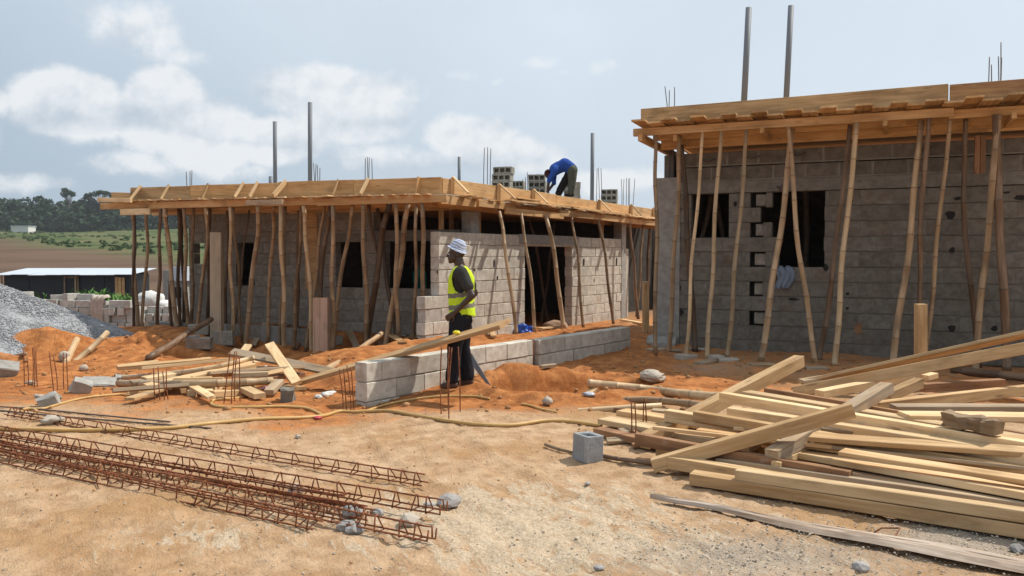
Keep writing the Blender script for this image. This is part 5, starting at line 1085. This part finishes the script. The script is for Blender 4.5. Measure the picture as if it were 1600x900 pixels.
# weathered split plank at the lower right
vs = []; fs = []; a = G(1016, 783, .02); b = ext(a, G(1600, 893, .02), 1.25); d = (b-a); Lp = d.length; Mx = at(frame(d, (0, 0, 1)), a); n = 26
for i in range(n+1):
    s = i/n; wd = .006+.085*min(1, s*1.5)**.8+.006*math.sin(s*21); x = s*Lp
    for (y, z) in ((-wd, 0), (-wd*.55, .022), (.0, .03+.006*math.sin(s*40)), (.01, .014), (.02, .026), (wd*.9, .02), (wd, 0)): vs.append((x, y+.012*math.sin(s*9), z+.006*math.sin(s*13)*(s > .1)))
for i in range(n):
    for j in range(6): fs.append((i*7+j, (i+1)*7+j, (i+1)*7+j+1, i*7+j+1))
fs += [tuple(range(7)), tuple(n*7+j for j in range(6, -1, -1))]
tag(put('plank', mesh('plank', vs, fs, m_wood('silver_plank', (.20, .125, .075), (.50, .40, .315), .3, .15, 1.6)), None, Mx), 'split weathered grey plank tapering to a tip at the lower right', 'plank')
pts = [G(1360, 841, .02), G(1377, 833, .03), G(1406, 833, .03), G(1398, 843, .015), G(1360, 842, .015)]
tag(tube('rebar_loop', pts, .005, RUST), 'small rusty rectangular stirrup lying on the sand at the lower right', 'stirrup')
# ---------------------------------------------------------------- rebar cages
def cage(lab, a, b, h, w, n, hook=False, roll=0.0, mid=None):
    """triangular lattice: two bottom bars, one top bar and bent stirrups"""
    a, b = Vector(a), Vector(b); t = thing('rebar_cage', a, lab, 'rebar cage', 'rusty rebar cages lying on the sand')
    a.z += .012; b.z += .012; axis = smooth_path([a, mid, b] if mid else [a, (a+b)/2+Vector((0, 0, -.004)), b], 16)
    dr = (b-a).normalized(); sd = Vector((0, 0, 1)).cross(dr).normalized(); rot = Matrix.Rotation(roll, 3, dr); up = rot @ Vector((0, 0, 1)); sd = rot @ sd
    for s, z in ((-w/2, .008), (w/2, .008), (0, h)):
        p = [q+sd*s+up*z for q in axis]
        if hook:
            e = p[-1]
            p += [e+dr*.05, e+dr*.056+up*(.06 if z < h/2 else -.055)]
        p = [q_+Vector((random.uniform(-.002, .002), random.uniform(-.003, .003), random.uniform(-.002, .002))) for q_ in p]; tube('bar', p, .0062, RUST, t, 6, a)
    for i in range(n):
        k = (i+.5+random.uniform(-.2, .2))/n*16; j = min(int(k), 15); c = axis[j].lerp(axis[j+1], k-j); sk = dr*random.uniform(-.03, .03)
        sp = [c-sd*(w/2+.004)-up*.0, c-sd*.015+up*(h-.010)+sk, c-sd*.006+up*(h+.006)+sk, c+sd*.006+up*(h+.006)+sk, c+sd*.015+up*(h-.010)+sk, c+sd*(w/2+.004), c-sd*(w/2+.004)]
        tube('stirrup', sp, .0052, RUST, t, 5, c)
    return t
cage('upper rusty cage lying apart from the bundle, nearer the hose', G(14, 652, .015), G(664, 764, .015), .075, .085, 28)
ra, rb = G(-60, 690, .015), G(706, 820, .015)
cage('topmost rusty cage of the bundle, its hooked end reaching farthest right', ra+Vector((0, .02, .075)), rb+Vector((-.10, .06, .03)), .085, .085, 29, True)
cage('rusty cage of the bundle whose hooked end points lowest', ra+Vector((0, -.14, .02)), G(662, 851, .015), .08, .085, 28, True, -.15)
cage('front rusty cage of the bundle, ending short on the left', ra+Vector((.05, -.30, .0)), G(497, 829, .012), .082, .09, 27, False, .25)
cage('inner rusty cage stacked on the front of the bundle', ra+Vector((0, -.2, .08)), G(565, 805, .05), .08, .085, 26, True, 2.7)
cage('inner rusty cage lying low inside the bundle', ra+Vector((.02, -.05, .0)), G(580, 814, .02), .08, .085, 26, False, .5)
cage('inner rusty cage tilted on its side inside the bundle', ra+Vector((0, .07, .03)), G(540, 797, .04), .08, .085, 26, False, -1.2)
for (l, pts) in (('long dark steel rod on the sand above the cages, upper one', [(-20, 636), (60, 641), (150, 650), (266, 661)]), ('long dark steel rod on the sand above the cages, lower one', [(-20, 641), (90, 652), (200, 661), (330, 671)])):
    tag(tube('steel_rod', smooth_path([G(u, v, .012) for u, v in pts], 14), .009, RODM), l, 'steel rod')
def starters(lab, l, Y, r=.0065, mat=RUST):
    pts = []
    for (ut, vt, ub, vb) in l:
        b = G(ub, vb, -.1); t = PY(ut, vt, b.y+.03); pts.append((b, t))
    rods('starter_bars', lab, pts, r, mat, 'starter bars standing in the ground')
starters('four rusty bars standing before the worker and the low wall', [(690, 540, 690, 647), (702, 542, 702, 642), (706, 543, 702, 657), (716, 542, 719, 643)], 9, .007)
starters('four thin bars leaning at the left end of the low wall', [(530, 577, 537, 641), (537, 576, 542, 641), (542, 571, 549, 641), (549, 574, 554, 640)], 9)
starters('tall rusty bars at the right of the left debris heap', [(360, 548, 348, 631), (367, 549, 361, 631), (370, 549, 367, 627), (374, 556, 375, 626)], 10)
starters('four short rusty bars before the left debris heap', [(240, 575, 243, 625), (247, 573, 251, 625), (254, 579, 256, 625), (260, 576, 265, 625)], 10)
starters('rusty bars in a close pair of pairs before the pit', [(77, 549, 85, 611), (83, 555, 90, 611), (99, 551, 100, 608), (104, 552, 107, 610)], 10)
starters('rusty bars at the far left before the pit', [(37, 545, 38, 605), (42, 558, 43, 603), (51, 543, 50, 603), (53, 542, 53, 605), (56, 547, 59, 604)], 10)
starters('four short bars on the mound under the gravel heap', [(109, 505, 110, 515), (112, 504, 112, 515), (115, 504, 116, 515), (118, 507, 118, 515)], 14)
starters('four rusty bars standing at the left end of the lumber pile', [(986, 622, 984, 690), (992, 630, 989, 690), (1006, 624, 1006, 674), (1008, 622, 1008, 674)], 8, .006)
tag(tube('bamboo_stick', [G(28, 555, .0), G(40, 562, .1)], .03, GREYW), 'grey stick end on the berm below the gravel heap', 'stick')
# ---------------------------------------------------------------- hoses
def hose(lab, l, r=.018, lift=.014, n=60): return tag(tube('hose', smooth_path([G(u, v, lift) for u, v in l], n), r, HOSE, None, 8), lab, 'hose')
hose('long yellow hose winding across the yard past the low wall', [(-10, 672), (60, 674), (125, 675), (203, 674), (267, 671), (320, 665), (350, 662), (405, 657), (470, 655), (505, 652), (530, 645), (555, 646), (605, 644), (642, 650), (700, 660), (750, 666), (800, 667), (850, 660), (890, 661), (940, 668)], .019, .016, 110)
hose('yellow hose looping at the right of the left debris heap', [(502, 650), (480, 640), (440, 637), (400, 638), (350, 638), (331, 634), (334, 627), (352, 625), (380, 622), (400, 612), (395, 602), (378, 595)], .017)
hose('yellow hose from the rods to the left debris heap', [(58, 641), (70, 640), (90, 634), (120, 626), (150, 621), (188, 618), (205, 619), (196, 612), (200, 604), (225, 599), (250, 598), (300, 592)], .014)
hose('yellow hose passing behind the rusty bars at the feet of the worker', [(570, 645), (590, 638), (612, 632), (650, 625), (690, 621), (740, 621), (765, 625)], .014); hose('short yellow hose piece right of the worker', [(815, 633), (830, 636), (845, 641), (870, 646)], .012)
hose('pale hose coil beside the dark rods at the far left', [(32, 645), (40, 641), (52, 641), (57, 645), (50, 649)], .014)
# litter
for i, (u, v, s, m, lab) in enumerate(((512, 618, .07, WHITE, 'crumpled white paper on the earth left of the low wall'), (498, 622, .05, WHITE, 'smaller white scrap left of the crumpled paper'), (497, 655, .045, m_plain('red_wrapper', (.45, .05, .06), .5, .4), 'red wrapper lying on the yellow hose'), (412, 577, .07, WHITE, 'white scrap stuck in the orange earth of the heap'), (412, 608, .06, m_plain('pink_wrapper', (.5, .22, .24), .6), 'pink wrapper beside the half block'), (920, 619, .06, m_plain('grey_plastic', (.42, .42, .46), .4), 'greyish plastic scrap in the hollow'), (85, 661, .1, CHALK, 'pinkish flat stone inside the upper cage'), (60, 621, .05, CHALK, 'small pale stone before the left bars'), (633, 524, .15, WHITE, 'crumpled white sheet on the floor under the left props'), (48, 600, .06, CHALK, 'small pale stone between the left bars'))):
    lump('litter', G(u, v, s*.3), (s*1.2, s*.8, s*.45), m, lab, 'litter', None, 2, .5, i+.3)
p = PZ(1219, 420, 1.2); p = RM @ Vector((sR(1222), -.03, 1.43))
drape('cloth', (p.x, p.y, p.z), .32, .32, .08, BLUEC, 'blue-grey cloth hanging from the large window sill of the right building', 'cloth', 4)
# ---------------------------------------------------------------- people
def cap_data(a, b, ra, rb, n=14, m=5):
    a, b = Vector(a), Vector(b); d = b-a; L = d.length; X = d.normalized() if L > 1e-6 else Vector((0, 0, 1)); Y = X.orthogonal().normalized(); Zv = X.cross(Y); vs = []; fs = []; rings = []
    for i in range(m+1): q = -math.pi/2+math.pi/2*i/m; rings.append((math.sin(q)*ra, math.cos(q)*ra))
    for i in range(m+1): q = math.pi/2*i/m; rings.append((L+math.sin(q)*rb, math.cos(q)*rb))
    for x, r in rings:
        for j in range(n): t = 2*math.pi*j/n; vs.append(a+X*x+Y*(r*math.cos(t))+Zv*(r*math.sin(t)))
    for i in range(len(rings)-1):
        for j in range(n): fs.append((i*n+j, i*n+(j+1) % n, (i+1)*n+(j+1) % n, (i+1)*n+j))
    return vs, fs
def ell_data(c, r, rot=None, n=18, m=12):
    vs = []; fs = []; c = Vector(c)
    for i in range(m+1):
        q = -math.pi/2+math.pi*i/m*.998+.003
        for j in range(n):
            t = 2*math.pi*j/n; p = Vector((r[0]*math.cos(q)*math.cos(t), r[1]*math.cos(q)*math.sin(t), r[2]*math.sin(q)))
            vs.append(c+(rot @ p if rot else p))
    for i in range(m):
        for j in range(n): fs.append((i*n+j, i*n+(j+1) % n, (i+1)*n+(j+1) % n, (i+1)*n+j))
    fs.append(tuple(range(n-1, -1, -1))); fs.append(tuple(m*n+j for j in range(n)))
    return vs, fs
def blob(name, shapes, vox, mat, parent, org, smooth=6, wr=0, keep=None, solid=0, fm=None, mats=None):
    """union of tapered limbs grown into one continuous skin"""
    vs = []; fs = []
    for s in shapes:
        a, b = (cap_data(*s[1:]) if s[0] == 'c' else ell_data(*s[1:])); o = len(vs); vs += a; fs += [tuple(i+o for i in f) for f in b]
    tmp = bpy.data.objects.new('tmp', mesh('tmp', vs, fs, mat)); C.objects.link(tmp)
    r = tmp.modifiers.new('r', 'REMESH'); r.mode = 'VOXEL'; r.voxel_size = vox; r.use_smooth_shade = True
    s = tmp.modifiers.new('s', 'SMOOTH'); s.factor = .5; s.iterations = smooth
    dg = bpy.context.evaluated_depsgraph_get(); me = bpy.data.meshes.new_from_object(tmp.evaluated_get(dg)); bpy.data.objects.remove(tmp)
    me.name = name
    if wr:
        for v in me.vertices: v.co += v.normal*(wr*(mnoise.noise(Vector((v.co.x*9, v.co.y*9, v.co.z*5)))+.6*mnoise.noise(Vector((v.co.x*22, v.co.y*22, v.co.z*13+3)))))
    if keep:
        import bmesh
        bm = bmesh.new(); bm.from_mesh(me); bmesh.ops.delete(bm, geom=[f for f in bm.faces if not keep(f.calc_center_median(), f.normal)], context='FACES'); bm.to_mesh(me); bm.free()
    me.materials.clear()
    for m in (mats or [mat]): me.materials.append(m)
    if fm: me.polygons.foreach_set('material_index', [fm(p.center, p.normal) for p in me.polygons])
    me.polygons.foreach_set('use_smooth', [True]*len(me.polygons))
    o = put(name, me, parent, Matrix.Translation(Vector(org)))
    if solid: q = o.modifiers.new('thick', 'SOLIDIFY'); q.thickness = solid; q.offset = 1
    return o
def hand(wrist, dirv, palmn, curl, s=1.0):
    """palm, four unequal bent fingers and a thumb as limb shapes"""
    d = Vector(dirv).normalized(); n = Vector(palmn).normalized(); x = d.cross(n).normalized(); w = Vector(wrist); out = []
    for k in (-.027, -.009, .009, .027): out.append(('c', w+d*.015+x*k*.7*s, w+d*.085*s+x*k*s, .016*s, .012*s, 8, 3))
    for k, L in ((-.03, .062), (-.01, .075), (.01, .08), (.03, .07)):
        a = w+d*.088*s+x*k*s; b = a+(d*math.cos(curl)+n*math.sin(curl))*L*.45*s; c = b+(d*math.cos(curl*2.1)+n*math.sin(curl*2.1))*L*.3*s; e = c+(d*math.cos(curl*2.9)+n*math.sin(curl*2.9))*L*.25*s
        out += [('c', a, b, .0098*s, .009*s, 8, 3), ('c', b, c, .009*s, .0085*s, 8, 3), ('c', c, e, .0085*s, .0075*s, 8, 3)]
    a = w+d*.03*s+x*.03*s; b = a+(d*.6+x*.65+n*.35)*.045*s; c = b+(d*.85+x*.2+n*.45)*.035*s
    return out+[('c', a, b, .013*s, .011*s, 8, 3), ('c', b, c, .011*s, .0085*s, 8, 3)]
def head_shapes(c, rot, s=1.0):
    """head looking along local -x: skull, jaw, brow, nose, lips, chin, ears, eyes sit in the sockets"""
    c = Vector(c); R = lambda p: c+rot @ (Vector(p)*s); e = lambda p, r: ('e', R(p), tuple(q*s for q in r), rot); k = lambda a, b, r1, r2: ('c', R(a), R(b), r1*s, r2*s, 8, 4)
    return [e((.012, 0, .03), (.098, .078, .092)), e((-.035, 0, -.035), (.058, .058, .075)), k((-.088, -.03, .018), (-.088, .03, .018), .013, .013), k((-.094, 0, .008), (-.115, 0, -.025), .010, .015), k((-.098, -.012, -.027), (-.098, .012, -.027), .011, .011),
            k((-.096, -.018, -.052), (-.096, .018, -.052), .010, .010), k((-.092, -.016, -.067), (-.092, .016, -.067), .011, .011), e((-.078, 0, -.092), (.026, .03, .022)), e((.015, -.078, -.012), (.022, .012, .034)), e((.015, .078, -.012), (.022, .012, .034)), k((-.06, -.045, -.03), (-.03, -.055, -.05), .022, .024), k((-.06, .045, -.03), (-.03, .055, -.05), .022, .024)]
EYE = m_plain('eye_white', (.55, .52, .48), .3, .5, .05)
def eyes(parent, org, c, rot, s=1.0):
    for y in (-.032, .032):
        p = Vector(org)+Vector(c)+rot @ (Vector((-.087, y, .0))*s); lump('eye', p, (.0095*s,)*3, EYE, '', '', sub=2, amp=0, tagit=False, parent=parent)
I3 = Matrix.Identity(3)
# ---- worker standing in the yellow vest, seen from his left side
g = G(718, 606); org = Vector((PZ(718, 606, g.z).x, g.y+.05, g.z+.0)); K = 1.0
P1 = thing('person', org, 'worker standing by the low wall in a yellow vest and striped hat, hand on hip', 'person')
hd = Matrix.Rotation(-.04, 3, 'Y'); hc = (-.035, 0, 1.60)
sL, eL, wL = (.04, -.185, 1.375), (.165, -.30, 1.115), (-.045, -.215, .91)
sR_, eR, wR = (.04, .185, 1.375), (.17, .27, 1.12), (-.03, .2, .90)
body = head_shapes(hc, hd)+[('c', (.015, 0, 1.42), (-.012, 0, 1.53), .062, .058), ('c', (.02, -.1, 1.38), (.02, .1, 1.38), .085, .085), ('c', (.015, 0, 1.28), (.01, 0, 1.0), .135, .12), ('c', (.02, -.06, .92), (.02, .06, .92), .115, .115),
    ('c', sL, eL, .053, .041), ('c', eL, wL, .042, .028), ('c', sR_, eR, .053, .041), ('c', eR, wR, .042, .028)]
body += hand(wL, (-.75, .15, -.55), (0, 1, -.2), .55)+hand(wR, (-.75, -.1, -.55), (0, -1, -.2), .55)
hipL, knL, anL = (.0, -.095, .86), (-.05, -.115, .47), (-.085, -.12, .085); hipR, knR, anR = (.04, .095, .86), (.03, .12, .47), (.085, .13, .085)
body += [('c', hipL, knL, .085, .058), ('c', knL, anL, .055, .036), ('c', hipR, knR, .085, .058), ('c', knR, anR, .055, .036), ('c', anL, (-.2, -.13, .03), .036, .026), ('c', anR, (-.03, .135, .03), .036, .026)]
blob('body', body, .0075, SKIN, P1, org, 5)
eyes(P1, org, hc, hd)
blob('shirt', [('c', (.02, -.11, 1.36), (.02, .11, 1.36), .10, .10), ('c', (.015, 0, 1.28), (.015, 0, .95), .148, .138), ('c', (.015, -.05, .86), (.015, .05, .86), .135, .135), ('c', sL, Vector(sL).lerp(Vector(eL), .62), .075, .072), ('c', sR_, Vector(sR_).lerp(Vector(eR), .62), .075, .072)], .011, SHIRT, P1, org, 5, .006, keep=lambda p, n: p.z > .77 and not (p.z > 1.435 and abs(p.y) < .07))
blob('trousers', [('c', (.02, -.05, .88), (.02, .05, .88), .125, .125), ('c', (.03, -.06, .80), (.03, .06, .80), .118, .118), ('c', hipL, knL, .112, .086), ('c', knL, (-.08, -.12, .13), .086, .082), ('c', hipR, knR, .112, .09), ('c', knR, (.08, .13, .12), .09, .088)], .011, TROUS, P1, org, 6, .012, keep=lambda p, n: p.z > .075 and p.z < .955)
blob('belt_band', [('c', (.018, -.05, .885), (.018, .05, .885), .132, .132)], .012, SHIRT, P1, org, 3, .003, keep=lambda p, n: .86 < p.z < .91)
def vkeep(p, n):
    if p.z < .865+.02*math.sin(p.x*20) or p.z > 1.452: return False
    if abs(p.y) < .062 and p.z > 1.40 and True: return False
    if abs(p.y) < .05 and p.x < -.08 and p.z > 1.22: return False                 # open neck front
    if abs(p.y) > .06:                                                            # deep armholes
        q = ((p.x-.02)/.098)**2+((p.z-1.30)/.16)**2
        if q < 1: return False
        if abs(p.y) > .165 and p.z > 1.2: return False
    return True
def vmat(p, n):
    zz = p.z-.12*p.x
    if 1.085 < zz < 1.14 or .945 < zz < 1.0: return 1
    return 0
blob('vest', [('c', (.02, -.085, 1.345), (.02, .085, 1.345), .118, .118), ('c', (.02, -.02, 1.28), (.022, -.02, .98), .158, .152), ('c', (.02, .02, 1.28), (.022, .02, .98), .158, .152), ('c', (.028, -.035, .96), (.032, -.035, .84), .152, .158), ('c', (.028, .035, .96), (.032, .035, .84), .152, .158)], .0105, VEST, P1, org, 4, .007, keep=vkeep, solid=.005, fm=vmat, mats=[VEST, STRIPE])
# hat: crown and drooping brim
vs = []; fs = []; prof = [(0, .128), (.035, .126), (.065, .117), (.088, .09), (.099, .045), (.106, .01), (.114, -.006), (.128, -.018), (.137, -.027)]; nn = 28
for i, (r, z) in enumerate(prof):
    for j in range(nn):
        a = 2*math.pi*j/nn; w = 1+.03*math.sin(a*3+i*.4)
        vs.append((r*1.08*math.cos(a)*w, r*.92*math.sin(a)*w, z+.012*math.sin(a*2+1)*(i > 5)+random.uniform(-.002, .002)))
for i in range(len(prof)-1):
    for j in range(nn): fs.append((i*nn+j, (i+1)*nn+j, (i+1)*nn+(j+1) % nn, i*nn+(j+1) % nn))
ht = put('hat', mesh('hat', vs, fs, HATM, True), P1, Matrix.Translation(org+Vector(hc)+Vector((.012, 0, .062))) @ Matrix.Rotation(.36, 4, 'Y') @ Matrix.Scale(.88, 4))
q = ht.modifiers.new('thick', 'SOLIDIFY'); q.thickness = .004; q = ht.modifiers.new('sub', 'SUBSURF'); q.levels = q.render_levels = 1
for an, tx in ((anL, -.2), (anR, -.035)):
    blob('shoe', [('c', (an[0]+.03, an[1], .045), (an[0]-.02, an[1], .055), .046, .05), ('c', (an[0]-.02, an[1], .04), (tx, an[1]-.008, .03), .044, .034)], .009, SHOE, P1, org, 4, keep=lambda p, n: p.z > .004)
# ---- worker bending over on the roof, head down to the left
yb = 19.9; base = PY(884, 308, yb); org = Vector((base.x, yb, ZT-.02)); zz0 = org.z
P2 = thing('person', org, 'worker in a blue shirt bent double on the left roof, reaching down', 'person')
def q_(u, v, dy=0): p = PY(u, v, yb)-org; return Vector((p.x, dy, p.z))
hip, mid, sh, neck = q_(894, 266), q_(882, 258), q_(867, 265), q_(864, 268)
hc = q_(857.5, 273.5, 0); rot = Matrix.Rotation(-1.15, 3, 'Y')
hL, hR = q_(855, 300, -.12), q_(857, 298, .12); eL2, eR2 = q_(857, 284, -.2), q_(866, 285, .2)
kL, kR = q_(893, 288, -.11), q_(881, 287, .11); aL, aR = q_(892, 303, -.1), q_(873, 303, .12)
sL2, sR2 = sh+Vector((0, -.17, -.02)), sh+Vector((0, .17, -.02))
body = head_shapes(hc, rot, .95)+[('c', neck, hc, .06, .058), ('c', sh+Vector((0, -.1, 0)), sh+Vector((0, .1, 0)), .09, .09), ('c', sh, mid, .12, .125), ('c', mid, hip, .125, .12), ('c', sL2, eL2, .05, .042), ('c', eL2, hL, .042, .03), ('c', sR2, eR2, .05, .042), ('c', eR2, hR, .042, .03),
        ('c', hip+Vector((0, -.09, 0)), kL, .085, .06), ('c', kL, aL, .056, .04), ('c', hip+Vector((0, .09, 0)), kR, .085, .06), ('c', kR, aR, .056, .04), ('c', aL, aL+Vector((-.12, 0, -.03)), .036, .028), ('c', aR, aR+Vector((-.12, 0, -.03)), .036, .028)]
body += hand(hL, (-.1, 0, -1), (1, 0, 0), .5)+hand(hR, (.2, 0, -1), (1, 0, 0), .5)
blob('body', body, .009, SKIN, P2, org, 4); eyes(P2, org, hc, rot, .95)
blob('shirt', [('c', sh+Vector((0, -.11, .0)), sh+Vector((0, .11, .0)), .105, .105), ('c', sh, mid+Vector((0, 0, .01)), .145, .16), ('c', mid+Vector((0, 0, .01)), hip+Vector((-.02, 0, .03)), .16, .145), ('c', sL2, eL2, .07, .06), ('c', sR2, eR2, .07, .06)], .012, BSHIRT, P2, org, 5, .01)
blob('trousers', [('c', hip+Vector((0, -.05, 0)), hip+Vector((0, .05, 0)), .135, .135), ('c', hip+Vector((0, -.09, -.02)), kL, .125, .092), ('c', kL, aL+Vector((0, 0, .03)), .092, .08)], .012, GTROUS, P2, org, 5, .012)
blob('trouser_leg', [('c', hip+Vector((-.02, .09, -.03)), kR, .125, .1), ('c', kR, aR+Vector((0, 0, .03)), .1, .085)], .012, DTROUS, P2, org, 5, .012)
blob('cap', [('e', hc+rot @ Vector((.03, 0, .045)), (.098, .088, .082), rot)], .01, m_plain('dark_red_cap', (.06, .02, .022), .9, .1), P2, org, 4)
for a in (aL, aR): blob('shoe', [('c', a+Vector((.03, 0, -.03)), a+Vector((-.13, 0, -.04)), .045, .035)], .01, DTROUS, P2, org, 3)
# ---- person half hidden in the dark opening
yb = 17.3; b = PY(656, 520, yb); org = Vector((b.x, yb, gz(b.x, yb)))
P3 = thing('person', org, 'person in a teal shirt mostly hidden behind the left end of the white wall', 'person')
body = head_shapes((-.06, 0, 1.55), I3)+[('c', (0, 0, 1.4), (-.03, 0, 1.5), .06, .055), ('c', (0, -.1, 1.33), (0, .1, 1.33), .085, .085), ('c', (0, 0, 1.25), (.02, 0, .95), .13, .12), ('c', (0, -.18, 1.33), (-.05, -.24, 1.05), .05, .04), ('c', (-.05, -.24, 1.05), (-.16, -.22, .86), .04, .03), ('c', (0, .18, 1.33), (.05, .24, 1.05), .05, .04), ('c', (.05, .24, 1.05), (.0, .22, .85), .04, .03), ('c', (0, -.09, .86), (-.2, -.1, .5), .085, .06), ('c', (-.2, -.1, .5), (-.33, -.1, .12), .055, .038), ('c', (.02, .09, .86), (.04, .1, .47), .085, .06), ('c', (.04, .1, .47), (.06, .1, .08), .055, .038), ('c', (-.33, -.1, .1), (-.44, -.1, .06), .036, .028), ('c', (.06, .1, .06), (-.06, .1, .035), .036, .028)]
body += hand((-.16, -.22, .86), (-.3, 0, -1), (0, 1, 0), .5)+hand((.0, .22, .85), (-.1, 0, -1), (0, -1, 0), .5)
blob('body', body, .01, SKIN, P3, org, 4)
blob('shirt', [('c', (0, -.11, 1.32), (0, .11, 1.32), .1, .1), ('c', (0, 0, 1.25), (.02, 0, .92), .15, .145), ('c', (0, -.18, 1.33), (-.04, -.22, 1.12), .072, .066), ('c', (0, .18, 1.33), (.04, .22, 1.12), .072, .066)], .013, TEAL, P3, org, 4, .006)
blob('trousers', [('c', (.02, -.05, .87), (.02, .05, .87), .13, .13), ('c', (0, -.09, .84), (-.2, -.1, .5), .115, .085), ('c', (-.2, -.1, .5), (-.32, -.1, .16), .085, .075), ('c', (.02, .09, .84), (.04, .1, .47), .115, .085), ('c', (.04, .1, .47), (.06, .1, .12), .085, .075)], .013, m_cloth('slate_trousers', (.045, .055, .065), (.07, .085, .095)), P3, org, 4, .01)
# ---------------------------------------------------------------- the air: faint even haze to the far wood
hm = bpy.data.materials.new('haze_air'); hm.use_nodes = True; hn = hm.node_tree; hn.nodes.clear()
pv = hn.nodes.new('ShaderNodeVolumePrincipled'); pv.inputs['Color'].default_value = (.9, .95, 1, 1); pv.inputs['Density'].default_value = .0002; ho = hn.nodes.new('ShaderNodeOutputMaterial'); hn.links.new(pv.outputs[0], ho.inputs['Volume'])
hz_ = put('haze', mesh('haze', [(x, y, z) for z in (-25, 75) for (x, y) in ((-900, -200), (900, -200), (900, 1100), (-900, 1100))], [(3, 2, 1, 0), (4, 5, 6, 7), (0, 1, 5, 4), (1, 2, 6, 5), (2, 3, 7, 6), (3, 0, 4, 7)], hm)); kind(hz_, 'stuff')
